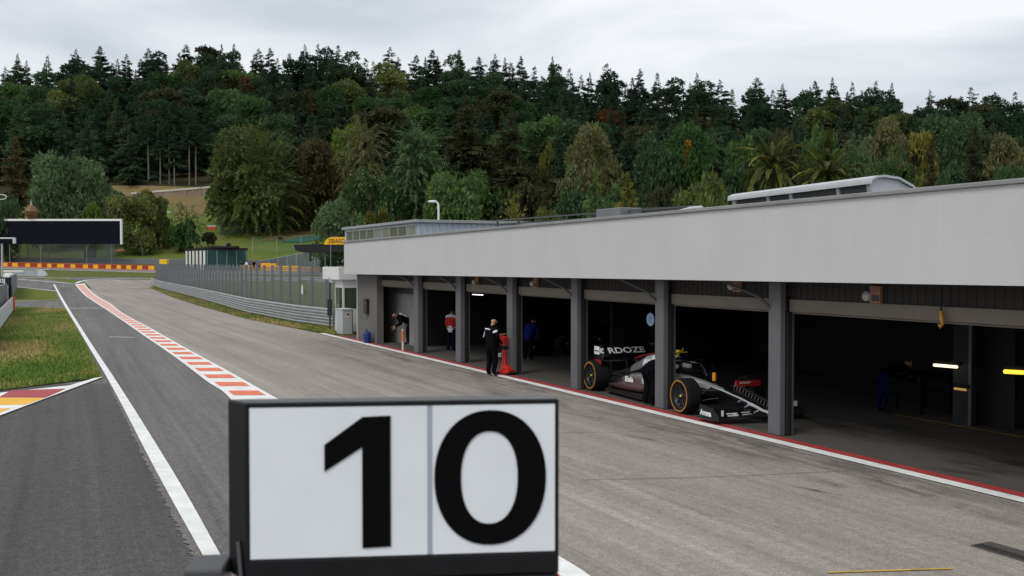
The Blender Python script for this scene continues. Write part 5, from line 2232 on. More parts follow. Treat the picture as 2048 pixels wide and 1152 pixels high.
mb.box((-.30, -.45, zb2 - .1), (0, .4, zt2 - .464))
mb.build('white_frame', M('frame white', (.82, .82, .82), rough=.6, var=.03), BBd)
for x in (-.42 * 20, -wS * .45, -wS * .62, -wS * .8, -2.6):
    mb = MB()
    mb.tube([(x, .1, -.3), (x, .1, zb2 - .02)], .14, 8)
    mb.build('post', M_post, BBd)
pB = At(61, 432, yS - .4)
DS = thing('round_finial', 'round brown dish with small spire standing on the black screen', 'finial', (pB.x, yS, br_.z + .01))
r_ = 13.0 / F * yS
mb = MB()
mb.lathe([(.05, 0), (.45 * r_, .10 * r_), (.80 * r_, .42 * r_), (.98 * r_, .85 * r_), (1.0 * r_, 1.08 * r_), (1.04 * r_, 1.12 * r_), (.97 * r_, 1.2 * r_), (.82 * r_, 1.58 * r_), (.5 * r_, 1.9 * r_), (.05, 2.05 * r_)], 'z', 28)
mb.build('bowl', M('finial brown', (.16, .075, .04), rough=.5, var=.25, scale=1.5), DS)
mb = MB()
mb.lathe([(.28, 2.05 * r_), (.30, 2.2 * r_), (.12, 2.35 * r_), (.2, 2.6 * r_), (.06, 2.75 * r_), (.02, 3.2 * r_)], 'z', 14)
mb.build('spire', M('finial grey', (.35, .32, .28), rough=.5), DS)
# near small screen on a pole
yN = 70.0
pa, pb_ = At(-60, 475, yN), At(30, 475, yN)
SS = thing('side_screen', 'small dark screen with white edge on a pale pole at the left edge', 'screen', (pb_.x, yN, 0))
zt3, zb3 = pb_.z, At(0, 487, yN).z
ws = pb_.x - pa.x
mb = MB()
mb.box((-ws, -.1, zb3), (-.09, .1, zt3 - .09))
mb.build('screen', M('screen black', (.010, .012, .020)), SS)
mb = MB()
mb.box((-ws, -.14, zt3 - .088), (0, .14, zt3))
mb.box((-.088, -.14, zb3), (0, .14, zt3 - .09))
mb.build('white_frame', M_wht, SS)
mb = MB()
xx = At(4, 500, yN).x - pb_.x
mb.tube([(xx, .0, 0), (xx, .0, zb3 - .004)], .07, 8)
mb.build('pole', M_alu, SS)
# thin wire hoop above, upper left
hp = At(2, 394, yN)
mb = MB()
mb.tube([(.38 * math.cos(t) * 1.0, 0, .17 * math.sin(t)) for t in [2 * math.pi * k / 24 for k in range(25)]], .03, 6)
mb.tube([(-.38, 0, 0), (-1.2, 0, .05), (-1.2, 0, -hp.z)], .03, 6)
o = mb.build('wire_hoop', M_wht)
o.location = hp
tag(o, 'thin white wire hoop on a bracket in front of the dark trees at far left', 'hoop')

# ---------------------------------------------------------------- striped kiosk, container, sign behind the fence
yK = 222.0
def AtZ(x, y, Y):
    return At(x, y, Y)


k0, k1, k2 = At(370, 502, 236), At(413, 496, yK), At(494, 489, yK + 3)
gz = terr(k1.x, yK) - .3
KK = thing('striped_kiosk', 'dark green kiosk with white striped side and black flat roof', 'kiosk', (k1.x, yK, gz))
zt_ = k1.z - gz
a = Vector((k0.x - k1.x, 236 - yK, 0))
b = Vector((k2.x - k1.x, 3, 0))
mb = MB()
Z = lambda p, z: (p.x, p.y, z)
mb.prism([Z(a * 0, 0), Z(b, 0), Z(a + b, 0), Z(a, 0)], (0, 0, zt_ - .5))
mb.build('walls', M('kiosk green', (.012, .055, .05), rough=.5, var=.1, scale=.8), KK)
mb = MB()
mb.prism([Z(a * 0 - b * .02, zt_ - .497), Z(b * 1.02, zt_ - .497), Z(a + b * 1.02, zt_ - .497), Z(a * 1.02 - b * .02, zt_ - .497)], (0, 0, .55))
mb.build('roof', M('kiosk black', (.010, .010, .012), rough=.5), KK)
n_ = Vector((a.y, -a.x, 0)).normalized()
if n_.dot(b) > 0:
    n_ = -n_
mb = MB()
mb.prism([Z(a * 0 + n_ * .004, 0), Z(a + n_ * .004, 0), Z(a + n_ * .05, 0), Z(a * 0 + n_ * .05, 0)], (0, 0, zt_ - .3))
mb.build('black_side', M('kiosk black', (.010, .010, .012)), KK)
for i in range(6):
    u0, u1 = .04 + i * .165, .04 + i * .165 + .09
    mb = MB()
    mb.prism([Z(a * u0 + n_ * .055, .25), Z(a * u1 + n_ * .055, .25), Z(a * u1 + n_ * .12, .25), Z(a * u0 + n_ * .12, .25)], (0, 0, zt_ - .75))
    mb.build('white_stripe', M_wht, KK)
for i in range(5):
    u = .02 + i * .24
    p = b * u
    mb = MB()
    mb.box((p.x - .08, p.y - .12, 0), (p.x + .08, p.y - .01, zt_ - .52))
    mb.build('post', M('kiosk post', (.16, .26, .25) if i < 3 else (.16, .26, .25)), KK)
mb = MB()
mb.box((1.0, .2, zt_ + .06), (6.5, 3, zt_ + .45))
mb.ball((4.6, 1, zt_ + .8), (.6, .6, .5), 10)
mb.build('roof_gear', M('kiosk black', (.01, .01, .012)), KK)
p = G(468, 535)
WB = thing('white_box', 'plain white cabin front beside the striped kiosk', 'cabin', (p.x, p.y - 3, p.z))
hw2 = 9.5 / F * p.y
mb = MB()
mb.box((-hw2, 0, 0), (hw2, 2.4, H + (526 - 515) / F * (p.y - 3) - p.z))
mb.build('walls', M_wht, WB, bevel=.04)
mb = MB()
mb.box((hw2 + .01, .3, 0), (hw2 + 1.6, 2.2, 2.4))
mb.build('dark_side', M_panelg, WB)
for i, (x, hgt, c1, c2, rz, nm) in enumerate(((494, 1.75, CBLACK, CBLACK, 200, 'leftmost'), (503, 1.8, CWHITE, CBLACK, 250, 'white topped'), (517, 1.85, CBLACK, CNAVY, 300, 'tall central'), (527, 1.7, CGREY, CBLACK, 120, 'grey topped, rightmost'))):
    g = G(x, 540)
    person(f'{nm} person in a small group standing behind the fence beside the white cabin', (g.x, g.y - 4, terr(g.x, g.y - 4)), R(rz), hgt * 1.25, lean=8 + 5 * i, hands=((.3, -.35), (.2, -.45)), top=c1, legs=c2, detail=False, group='people behind the fence')
yC = 205.0
cA, cB = At(584, 490, yC), At(712, 487, yC)
gz = terr(cA.x, yC)
CT = thing('black_container', 'long black canopy container behind the rising grey fence', 'container', (cA.x, yC, gz))
Lc = cB.x - cA.x
hc_ = cA.z - gz
mb = MB()
pts = [(0, hc_), (.3, hc_ + .05), (Lc, hc_ + .35), (Lc, hc_ - 1.4), (2.2, hc_ - 1.5), (.5, hc_ - 1.1)]
mb.prism([(x, 0, z) for x, z in pts], (0, 4, 0))
mb.build('canopy', M('container black', (.011, .011, .012), rough=.6), CT)
mb = MB()
mb.prism([(0, -.02, hc_), (.32, -.02, hc_ + .04), (.75, -.02, hc_ - 1.05), (.5, -.02, hc_ - 1.15)], (0, -.05, 0))
mb.build('end_trim', M_post, CT)
for x in (2.5, Lc * .5, Lc - 1):
    mb = MB()
    mb.box((x, .5, 0), (x + .2, .7, hc_ - 1.52))
    mb.build('post', M_post, CT)
yY = 150.0
s0, s1, s2 = At(648, 489, yY), At(662, 474, yY), At(735, 474, yY)
YS_ = thing('yellow_sign', 'yellow sign with rounded corner and black lettering beside the garage roof', 'sign', (s0.x, yY, 0))
mb = MB()
zl, zh = s0.z, s1.z
pts = [(0, zl)]
rr = zh - zl
pts += [((rr * 1.15) * (1 - math.cos(t)), zl + rr * math.sin(t)) for t in [math.pi / 2 * k / 8 for k in range(1, 9)]]
pts += [(s2.x - s0.x, zh), (s2.x - s0.x, zl)]
mb.prism([(x, 0, z) for x, z in pts], (0, .25, 0))
yb_ = mb.build('board', M('sign yellow', (.85, .46, .01), rough=.5, var=.05), YS_)
mb = MB()
text_mb(mb, 'SIBARD', rr * .82, (rr * .55, 0, zl + rr * .18), (1, 0, 0), (.12, 0, 1), .006, bold=.015, sx=.82)
mb.build('letters', M('sign letters', (.05, .03, .01)), yb_)
for x in (.9, s2.x - s0.x - .6):
    mb = MB()
    mb.box((x, .06, 0), (x + .14, .2, zl - .003))
    mb.build('post', M_post, YS_)
# street lamp behind the roof
yL = 60.0
lp_ = At(877, 440, yL)
SL = thing('street_lamp', 'white street lamp with short curved arm rising behind the garage roof', 'street lamp', (lp_.x, yL, 0))
zt_ = At(877, 405, yL).z
mb = MB()
mb.tube([(0, 0, 0), (0, 0, zt_ - .25), (-.02, 0, zt_ - .08), (-.10, 0, zt_ + .02), (-.22, 0, zt_ + .05)], [.09, .065, .06, .05, .045], 10)
mb.build('pole', M('lamp white', (.72, .73, .74), rough=.4, var=.03), SL)
mb = MB()
mb.ball((-.36, 0, zt_ + .05), (.30, .14, .09), 14)
mb.build('lamp_head', M('lamp white', (.72, .73, .74)), SL)

# ---------------------------------------------------------------- on the hill
yR = 338.0
wa, wb = At(262, 385, yR), At(425, 372, yR + 2)
RW = thing('retaining_wall', 'long dry stone retaining wall with pale coping on the hillside below the wood', 'wall', (wa.x, yR, 0))
mb = MB()
L_ = wb.x - wa.x
zb_a, zb_b = At(262, 402, yR).z - 4, At(425, 402, yR).z - 4
mb.hexa([(0, 0, zb_a), (L_, 2, zb_b), (L_, 3, zb_b), (0, 1, zb_a), (0, .3, wa.z - .6), (L_, 2.3, wb.z - .6), (L_, 3, wb.z - .6), (0, 1, wa.z - .6)])
mb.build('stone_face', M('dry stone', (.22, .17, .12), rough=.9, var=.55, scale=1.3, stretch=(2.2, 1, .35), detail=8), RW)
mb = MB()
mb.hexa([(0, .1, wa.z - .596), (L_, 2.1, wb.z - .596), (L_, 4, wb.z - .596), (0, 2, wa.z - .596), (0, .1, wa.z), (L_, 2.1, wb.z), (L_, 4, wb.z), (0, 2, wa.z)])
mb.build('coping', M('coping pale', (.55, .52, .46)), RW)


def simple_car(label, p, rz, col):
    t = thing('parked_car', label, 'car', p, rz)
    prof = [(-2.1, .35), (-2.1, .85), (-1.5, .95), (-1.05, 1.42), (.55, 1.45), (1.15, .98), (2.0, .85), (2.15, .6), (2.1, .35)]
    mb = MB()
    mb.prism([(x, -.85, z) for x, z in prof], (0, 1.7, 0))
    mb.build('body', M('car paint ' + label[:12], col, rough=.3, var=0, coat=.5), t, bevel=.08)
    mb = MB()
    for y in (-.86, .852):
        mb.prism([(-1.35, y, .97), (-.98, y, 1.36), (.5, y, 1.38), (.98, y, .99)], (0, .008, 0))
    mb.build('windows', M('car glass', (.02, .025, .03), rough=.1, var=0), t)
    for x in (-1.3, 1.35):
        for y in (-.80, .80):
            mb = MB()
            mb.lathe([(0, -.1), (.31, -.1), (.32, 0), (.31, .1), (0, .1)], 'y', 16, (x, y, .32))
            mb.build('wheel', C_TYR, t)
    return t


simple_car('white parked car half hidden by bushes on the hillside', At(328, 429, 318) * 1, R(10), (.75, .77, .8))
o = thing('red_barrier', 'red and white plastic barrier on the hillside beside the dark bushes', 'barrier', G(420, 460))
o.scale = (.7, .7, .7)
mb = MB()
for i in range(2):
    x = i * 1.9 - 1.3
    mb.prism([(x, 0, .0), (x + 1.5, 0, 0), (x + 1.75, 0, 1.4), (x - .2, 0, 1.4)], (0, .5, 0))
mb.build('red_panels', M('plastic red', (.6, .09, .03)), o)
mb = MB()
for i in range(2):
    x = i * 1.9 - 1.3
    mb.box((x - .25, -.05, 1.403), (x + 1.75, .55, 1.9))
mb.build('white_caps', M_wht, o)
# ---------------------------------------------------------------- trees
def diamonds(C, D, L, Wd, N=None):
    """leaf sprays: start C, direction D (unit), length L, width Wd -> verts, quads"""
    n = len(C)
    if N is None:
        N = rng.normal(size=(n, 3))
    S = np.cross(D, N)
    S /= np.linalg.norm(S, axis=1, keepdims=True) + 1e-9
    L = np.asarray(L)[:, None]
    Wd = np.asarray(Wd)[:, None]
    v = np.stack([C, C + D * L * .45 + S * Wd * .5, C + D * L, C + D * L * .45 - S * Wd * .5], 1)
    return v.reshape(-1, 3)


def unit(a):
    return a / (np.linalg.norm(a, axis=1, keepdims=True) + 1e-9)


def trunk_mb(h, r, lean=0.0, limbs=0, seed=0, spread=.5, z0=.4):
    mb = MB()
    rn = random.Random(seed)
    pts = [(0, 0, -.6), (rn.uniform(-.05, .05) * h * .2, 0, h * .3), (lean * h, rn.uniform(-.05, .05) * h * .3, h * .65), (lean * h * 1.2, 0, h)]
    mb.tube(pts, [r, r * .8, r * .5, r * .12], 6)
    for i in range(limbs):
        z = h * (z0 + (.9 - z0) * i / max(1, limbs))
        a = rn.uniform(0, 6.28)
        L = h * spread * (1 - .6 * (z / h)) * rn.uniform(.6, 1)
        mb.tube([(0, 0, z), (L * .5 * math.cos(a), L * .5 * math.sin(a), z + L * .35), (L * math.cos(a), L * math.sin(a), z + L * .6)], [r * .35, r * .22, r * .06], 5)
    return mb


def spruce(h, r, seed, dens=1.0, bare=.08, ragged=.2, droop=.22, tip=1.0):
    """conifer crown: whorls of drooping boughs, each bough a run of flat sprays"""
    g = np.random.default_rng(seed)
    C, D, L, Wd, N = [], [], [], [], []
    nw = int(22 * dens)
    for i in range(nw):
        u_ = min(max((i + g.uniform(-.6, .6)) / nw, 0), 1)
        t = bare + (1 - bare) * (1 - (1 - u_) ** 1.45)
        t = min(max(t, bare), .98)
        R_ = r * (1 - t) ** .82 * g.uniform(1 - ragged, 1 + ragged * .6) + .3 * tip
        m = int(g.integers(6, 10))
        a0 = g.uniform(0, 6.28)
        for k in range(m):
            a = a0 + 6.283 * k / m + g.uniform(-.45, .45)
            Lb = R_ * g.uniform(.5, 1.2) * (1 + .22 * math.sin(a * 2 + seed + t * 5))
            sl = (.35 - 1.0 * (1 - t)) * droop * 2.2 + g.uniform(-.12, .12)
            d = np.array([math.cos(a), math.sin(a), sl])
            d /= np.linalg.norm(d)
            sd_ = np.array([-math.sin(a), math.cos(a), 0])
            base = np.array([0, 0, t * h + g.uniform(-.03, .03) * h])
            ns = 2 + int(Lb > 1.2) + int(Lb > 2.6) + int(Lb > 4)
            for j in range(ns):
                f = .15 + .8 * j / ns
                p = base + d * Lb * f + np.array([0, 0, -droop * Lb * f * f * .35])
                ll = Lb * (.62 - .15 * f)
                C.append(p); D.append(d + g.normal(0, .08, 3)); L.append(ll * .9); Wd.append(ll * .34); N.append((g.normal(0, .7), g.normal(0, .7), 1))
                for sg in (-1, 1):
                    dd = d * .75 + sd_ * sg * .75 + np.array([0, 0, -.32 + g.uniform(-.25, .15)])
                    C.append(p); D.append(dd); L.append(ll * g.uniform(.6, .95) * (1.1 - .4 * f)); Wd.append(ll * .32); N.append((g.normal(0, .8), g.normal(0, .8), 1))
                if True:      # hanging twigs
                    C.append(p + d * ll * .1); D.append(d * .6 + np.array([0, 0, -.75])); L.append(ll * .6 + .25); Wd.append(ll * .34); N.append(tuple(sd_ + g.normal(0, .3, 3)))
    # leader
    for k in range(5):
        a = k * 1.26
        C.append(np.array([0, 0, h * (.93 + .012 * k)])); D.append(np.array([math.cos(a) * .35, math.sin(a) * .35, 1])); L.append(h * .05); Wd.append(h * .014); N.append((math.sin(a), -math.cos(a), .2))
    C, D, N = np.array(C), unit(np.array(D, float)), np.array(N, float)
    return diamonds(C, D, L, Wd, N)


def broad(h, rx, rz, seed, n=2600, lobes=16, leaf=.55, zc=None, droop=.15, elong=1.9, gaps=.0):
    n = int(n * 1.9)
    leaf = leaf * .74
    """broadleaf crown: leaf clumps through the shells of many uneven lobes"""
    g = np.random.default_rng(seed)
    zc = zc if zc is not None else h - rz
    Lc, Lr = [], []
    for i in range(lobes):
        u = g.normal(size=3)
        u /= np.linalg.norm(u)
        if u[2] < -.9:
            u[2] *= -.5
        f = g.uniform(.45, .80)
        Lc.append([u[0] * rx * f, u[1] * rx * f, zc + u[2] * rz * f])
        Lr.append(g.uniform(.24, .46) * min(rx, rz))
    Lc, Lr = np.array(Lc), np.array(Lr)
    w = Lr ** 2
    idx = g.choice(lobes, n, p=w / w.sum())
    u = unit(g.normal(size=(n, 3)))
    u[:, 2] = np.where(u[:, 2] < -.3, -u[:, 2] * .6, u[:, 2])
    u = unit(u)
    rr = Lr[idx] * g.uniform(.55, 1.08, n) ** .6
    C = Lc[idx] + u * rr[:, None] * np.array([1.1, 1.1, .9])
    D = unit(u * .8 + g.normal(0, .55, (n, 3)) + np.array([0, 0, -droop]))
    s = leaf * g.uniform(.6, 1.4, n)
    return diamonds(C, D, s * elong, s, unit(u + g.normal(0, .5, (n, 3))))


def feathery(h, rx, rz, seed, n=500, L=3.2, per=7, droop=.5, zc=None):
    """long arching sprays, each a curved run of narrow leaflets"""
    g = np.random.default_rng(seed)
    zc = zc if zc is not None else h - rz
    C, D, Ls, Ws, N = [], [], [], [], []
    for i in range(n):
        u = g.normal(size=3)
        u /= np.linalg.norm(u)
        if u[2] < -.8:
            u[2] = abs(u[2]) * .4
        f = g.uniform(.45, .85)
        p = np.array([u[0] * rx * f, u[1] * rx * f, zc + u[2] * rz * f])
        d = u * np.array([1, 1, .6]) + g.normal(0, .3, 3) + np.array([0, 0, .25])
        d /= np.linalg.norm(d)
        LL = L * g.uniform(.6, 1.2)
        st = LL / per
        for j in range(per):
            sd_ = np.cross(d, [0, 0, 1]); sd_ /= np.linalg.norm(sd_) + 1e-6
            C.append(p.copy()); D.append(d.copy()); Ls.append(st * 1.5); Ws.append(st * .35); N.append((0, 0, 1))
            for sg in (-1, 1):
                dd = d * .7 + sd_ * sg * .6 + np.array([0, 0, -.25])
                C.append(p + d * st * .3); D.append(dd); Ls.append(st * 1.7 * (1.1 - .5 * j / per)); Ws.append(st * .38); N.append((g.normal(0, .3), g.normal(0, .3), 1))
            p = p + d * st
            d = d + np.array([0, 0, -droop / per * 1.6])
            d /= np.linalg.norm(d)
    return diamonds(np.array(C), unit(np.array(D)), Ls, Ws, np.array(N, float))


def crown_obj(name, V, mat, parent=None):
    n = len(V) // 4
    me = np_mesh(name, V, np.arange(n * 4).reshape(n, 4), [mat])
    return link(name, me, parent)


F_SPR = foliage('spruce needles', (0.0150, 0.0302, 0.0184), (0.0570, 0.0954, 0.0492), scale=.5)
F_SPR2 = foliage('blue spruce needles', (0.0188, 0.0400, 0.0205), (0.0667, 0.1153, 0.0517), scale=.5)
F_DK = foliage('dark conifer needles', (0.0182, 0.0238, 0.0120), (0.0739, 0.0801, 0.0351), scale=.5)
F_GRN = foliage('deep green leaves', (0.0256, 0.0577, 0.0198), (0.1021, 0.1772, 0.0535), scale=.4)
F_OLV = foliage('olive leaves', (0.0405, 0.0572, 0.0167), (0.1668, 0.1954, 0.0601), scale=.4, hue=.02)
F_GRY = foliage('grey green leaves', (0.0350, 0.0663, 0.0307), (0.1063, 0.1656, 0.0769), scale=.4)
F_BRI = foliage('bright green leaves', (.055, .095, .012), (.13, .19, .03), scale=.5, hue=.01)
F_YEL = foliage('yellow green leaves', (0.0660, 0.0770, 0.0136), (0.2090, 0.1980, 0.0470), scale=.5, hue=.01)
F_RUST = foliage('rust leaves', (.055, .026, .012), (.13, .055, .022), scale=.5, hue=.01)
F_BRN = foliage('brown green needles', (0.0338, 0.0312, 0.0148), (0.1040, 0.0858, 0.0395), scale=.5, hue=.015)
F_PALE = foliage('pale olive leaves', (0.0633, 0.0690, 0.0262), (0.1960, 0.1898, 0.0842), scale=.4, hue=.01)
F_BLO = foliage('cream blossom', (.16, .15, .09), (.40, .36, .23), scale=.9, hue=.005)
F_ORG = foliage('orange leaves', (.16, .07, .01), (.35, .17, .02), scale=.9, hue=.005)
BARK = M('bark', (.045, .035, .028), rough=.9, var=.3, scale=3)
BARKP = M('pale bark', (.16, .14, .12), rough=.9, var=.3, scale=3)


def place_tree(name, label, px, top, Y, hw_px, V, mat, h0, r0, group=None, limbs=5, extra=(), base_y=None, trunk_r=None, rz=None, bark=BARK, category='tree', spread=.5, fill=True):
    """one tree of its own: Empty > trunk, crown; V built for height h0 and half width r0"""
    p = At(px, top, Y)
    zg = terr(p.x, Y) if base_y is None else At(px, base_y, Y).z
    hgt = p.z - zg
    sz = hgt / h0
    sx = (hw_px / F * Y) / r0
    t = thing(name, label, category, (p.x, Y, zg), rz if rz is not None else rng.uniform(0, 6.28), group)
    zlo = np.percentile(V[:, 2], 1.5)
    ztop = V[:, 2].max()
    if fill and zlo > .3:         # boughs come down to the ground
        f_ = lambda A: np.stack([A[:, 0], A[:, 1], np.where(A[:, 2] < ztop * .75, ztop * .75 - (ztop * .75 - A[:, 2]) * (ztop * .75) / (ztop * .75 - zlo), A[:, 2])], 1)
        V = f_(V)
        extra = [(f_(a_), b_, c_) for a_, b_, c_ in extra]
    V = V * np.array([sx, sx, sz])
    crown_obj('crown', V, mat, t)
    for V2, m2, nm in extra:
        crown_obj(nm, V2 * np.array([sx, sx, sz]), m2, t)
    if trunk_r != 0:
        trunk_mb(hgt * .92, trunk_r or max(.12, hgt * .016), 0, limbs, int(px), spread * sx * r0 / (hgt * .5)).build('trunk', bark, t)
    return t


# ---- trees that stand out in the picture
SP = lambda s, **k: spruce(20, 4.2, s, **k)
BR = lambda s, **k: broad(16, 7, 7.4, s, **k)
place_tree('feathery_tree', 'largest olive feathery tree with wide drooping crown left of the palms', 520, 252, 285, 106, np.vstack([feathery(18, 9, 8.4, 1, 620, 3.4), broad(18, 9, 8.6, 2, 3400, 20, .5)]), F_OLV, 18, 9.5, limbs=8)
place_tree('broadleaf_tree', 'rounded grey-green tree standing alone above the black screen', 140, 290, 262, 76, np.vstack([broad(20, 8, 9.4, 3, 4200, 26, .55, zc=10.5), feathery(20, 7.6, 9, 4, 200, 1.8)]), F_GRY, 20, 8.3)
place_tree('broadleaf_tree', 'brown-green tree with ragged top just right of the largest feathery tree', 630, 238, 292, 62, np.vstack([broad(18, 6, 8, 5, 3000, 16, .5), feathery(18, 6, 8, 6, 200, 2)]), F_BRN, 18, 6.3)
place_tree('broadleaf_tree', 'bright lime green tree top showing between the dark hedge trees', 690, 240, 330, 34, broad(16, 6, 7, 7, 1800, 12, .5), F_BRI, 16, 6.3)
place_tree('feathery_tree', 'spiky palm-like tree with upright fronds left of the tallest feathery one', 726, 246, 280, 58, np.vstack([feathery(18, 4.5, 7, 8, 330, 4.6, 9, .75, zc=11), broad(16, 5, 7, 48, 1300, 10, .5)]), F_PALE, 18, 7)
place_tree('feathery_tree', 'tall palm-like tree with long arching fronds above the garage end', 832, 246, 272, 68, np.vstack([feathery(20, 4.6, 9, 9, 480, 4.6, 9, .75, zc=11), broad(19, 5, 9, 49, 1700, 12, .5)]), F_GRY, 20, 7)
place_tree('flowering_tree', 'dark tree covered with cream blossom in front of the palm-like trees', 742, 326, 262, 58, broad(12, 6, 5.6, 10, 2600, 16, .42), F_GRN, 12, 6.2, extra=[(broad(12.2, 6.3, 5.9, 10, 520, 16, .30), F_BLO, 'blossom')])
place_tree('conifer', 'broad dark brown-green conifer in the middle above the garage roof', 932, 196, 300, 92, np.vstack([spruce(26, 8, 11, 1.5, ragged=.35), spruce(24, 6, 111, 1.2, ragged=.4)]), F_DK, 26, 8)
place_tree('conifer', 'dark conifer with brownish boughs right of the broadest dark conifer', 1022, 216, 296, 78, np.vstack([spruce(26, 7, 12, 1.5, ragged=.35), broad(17, 6, 8, 112, 1500, 14, .5)]), F_DK, 26, 7)
place_tree('conifer', 'dense dark green bushy tree low above the blue clerestory', 915, 330, 255, 66, np.vstack([broad(13, 6, 6.2, 13, 2800, 18, .5, droop=.5), feathery(13, 5.5, 6, 14, 160, 2)]), F_GRN, 13, 6.2)
place_tree('round_bush', 'big rounded green bush left of the yellow-green saplings', 680, 394, 215, 56, np.vstack([broad(9, 5, 4.3, 15, 3400, 20, .36), broad(5, 5.6, 3, 16, 1500, 12, .36)]), F_GRY, 9, 5.3, limbs=4)
for i, (x, y) in enumerate(((741, 411), (766, 409), (795, 413))):
    place_tree('sapling', ('leftmost', 'middle', 'rightmost')[i] + ' of three small yellow-green saplings behind the clerestory', x, y, 190, 15, broad(6, 1.7, 2.7, 17 + i, 800, 9, .26), F_YEL, 6, 1.7, limbs=3)
place_tree('broadleaf_tree', 'pale olive rounded tree standing alone right of the dark conifers', 1178, 244, 292, 66, np.vstack([broad(16, 6.4, 7.2, 21, 3400, 20, .45), feathery(16, 6.2, 7, 22, 140, 1.6)]), F_PALE, 16, 6.6)
place_tree('spruce', 'small dark pointed spruce left of the pale olive tree', 1120, 252, 296, 28, SP(23), F_SPR, 20, 4.3)
place_tree('broadleaf_tree', 'small pale yellow tree behind the small dark pointed spruce', 1092, 272, 300, 20, broad(10, 4, 4, 24, 900, 9, .42), F_YEL, 10, 4.2)
place_tree('white_shrub', 'shrub with whitish blossom below the pale olive tree', 1142, 330, 262, 34, broad(6, 4, 2.6, 25, 700, 9, .36), F_GRN, 6, 4.2, base_y=400, extra=[(broad(6.3, 4.2, 2.7, 25, 460, 9, .3), F_BLO, 'blossom')])
place_tree('spruce', 'green spruce with yellow tip left of the yellow-green one', 1190, 336, 212, 38, spruce(12, 4, 26, 1.1, ragged=.3), F_GRN, 12, 4.1)
place_tree('spruce', 'yellow-green spruce behind the roof rails', 1256, 346, 205, 48, spruce(12, 4.6, 27, 1.2, ragged=.35), F_YEL, 12, 4.7)
place_tree('round_bush', 'olive rounded bush left of the banana plants', 1410, 338, 200, 62, np.vstack([broad(8, 5, 4, 28, 3000, 20, .36), feathery(8, 5, 4, 29, 160, 1.3)]), F_OLV, 8, 5.3)
place_tree('broadleaf_tree', 'green tree with hanging orange leaves behind the olive bush', 1372, 226, 290, 62, np.vstack([broad(20, 6.5, 9.4, 30, 3200, 22, .5)]), F_GRN, 20, 6.7, extra=[(np.vstack([broad(17, 1.0, 3.6, 31, 260, 6, .34, zc=13)]) + np.array([0, -4.6, 0]), F_ORG, 'orange_leaves')], rz=0)
place_tree('broadleaf_tree', 'deep green bushy tree right of the tree with orange leaves', 1300, 262, 284, 58, np.vstack([broad(16, 6.2, 7.4, 32, 2800, 20, .5), feathery(16, 6, 7, 33, 120, 2)]), F_SPR2, 16, 6.4)
place_tree('broadleaf_tree', 'pale yellow-topped tree behind the rooflight, left one of a pair', 1766, 221, 300, 42, broad(16, 5.6, 7, 34, 2400, 16, .46), F_PALE, 16, 5.8)
place_tree('broadleaf_tree', 'yellow-green tree behind the rooflight, right one of a pair', 1833, 236, 296, 40, broad(16, 5.4, 7, 35, 2400, 16, .46), F_YEL, 16, 5.6)
place_tree('willow', 'grey-green weeping tree between the banana plants and the pale pair', 1706, 258, 282, 46, np.vstack([feathery(14, 5.4, 5.6, 36, 420, 2.4, 6, 1.3), broad(14, 5.2, 6, 37, 1400, 12, .42)]), F_GRY, 14, 5.8)
place_tree('spruce', 'brown-green narrow spruce above the right end of the rooflight', 1862, 280, 225, 42, spruce(16, 4.6, 38, 1.2), F_BRN, 16, 4.7)
place_tree('spruce', 'green-brown spruce with pale tip near the right edge', 1952, 252, 222, 54, spruce(18, 5.2, 39, 1.4, ragged=.3), F_DK, 18, 5.3)
place_tree('broadleaf_tree', 'pale yellow-green tree at the right edge behind the tallest spruce', 2020, 250, 290, 40, broad(15, 5.6, 6.6, 40, 2200, 16, .46), F_PALE, 15, 5.8)
place_tree('broadleaf_tree', 'large dark blue-green rounded tree in the wood near the right edge', 1905, 208, 305, 62, np.vstack([broad(20, 7, 9, 41, 3400, 24, .5)]), F_SPR2, 20, 7.2)
place_tree('broadleaf_tree', 'low green tree behind the right end of the rooflight', 1795, 300, 240, 58, np.vstack([feathery(11, 5, 4.6, 42, 260, 2.4, 7, .9), broad(11, 5.4, 5, 43, 1700, 14, .42)]), F_GRN, 11, 5.6)
place_tree('broadleaf_tree', 'low green tree filling the right edge above the roof', 2035, 305, 245, 50, broad(11, 5.4, 5, 44, 2000, 14, .42), F_GRN, 11, 5.6)
place_tree('spruce', 'brown conifer at the far left above the black screen', 30, 275, 272, 46, spruce(20, 5, 45, 1.2, ragged=.35), F_BRN, 20, 5.1)
place_tree('round_bush', 'light green bush directly right of the grey-green tree', 186, 398, 246, 22, broad(7, 3, 3.2, 46, 1000, 9, .36), F_BRI, 7, 3.1)
place_tree('round_bush', 'wide olive bush beside the end of the black screen', 262, 384, 254, 62, np.vstack([broad(10, 6.5, 4.6, 47, 2600, 20, .4), broad(10, 6.5, 5, 147, 900, 16, .36)]), F_OLV, 10, 6.7)
place_tree('round_bush', 'small orange-yellow tree in front of the retaining wall', 286, 372, 300, 22, broad(8, 3, 3.6, 51, 800, 8, .4), F_YEL, 8, 3.1)
place_tree('round_bush', 'olive bush between the orange-yellow tree and the dark fern bush', 316, 390, 262, 30, broad(9, 3.6, 4, 52, 1100, 10, .4), F_OLV, 9, 3.7)
place_tree('fern_bush', 'dark feathery bush in front of the dry hillside', 372, 408, 256, 36, np.vstack([feathery(9, 3.4, 3.6, 53, 130, 2.6, 6, .8), broad(7, 3.6, 3.3, 54, 900, 9, .4)]), F_GRN, 9, 4.2)
place_tree('round_bush', 'low dark bush on the bank beside the wire fence end', 416, 462, 262, 22, broad(5, 3, 2.4, 55, 900, 9, .36), F_DK, 5, 3.1, base_y=487)
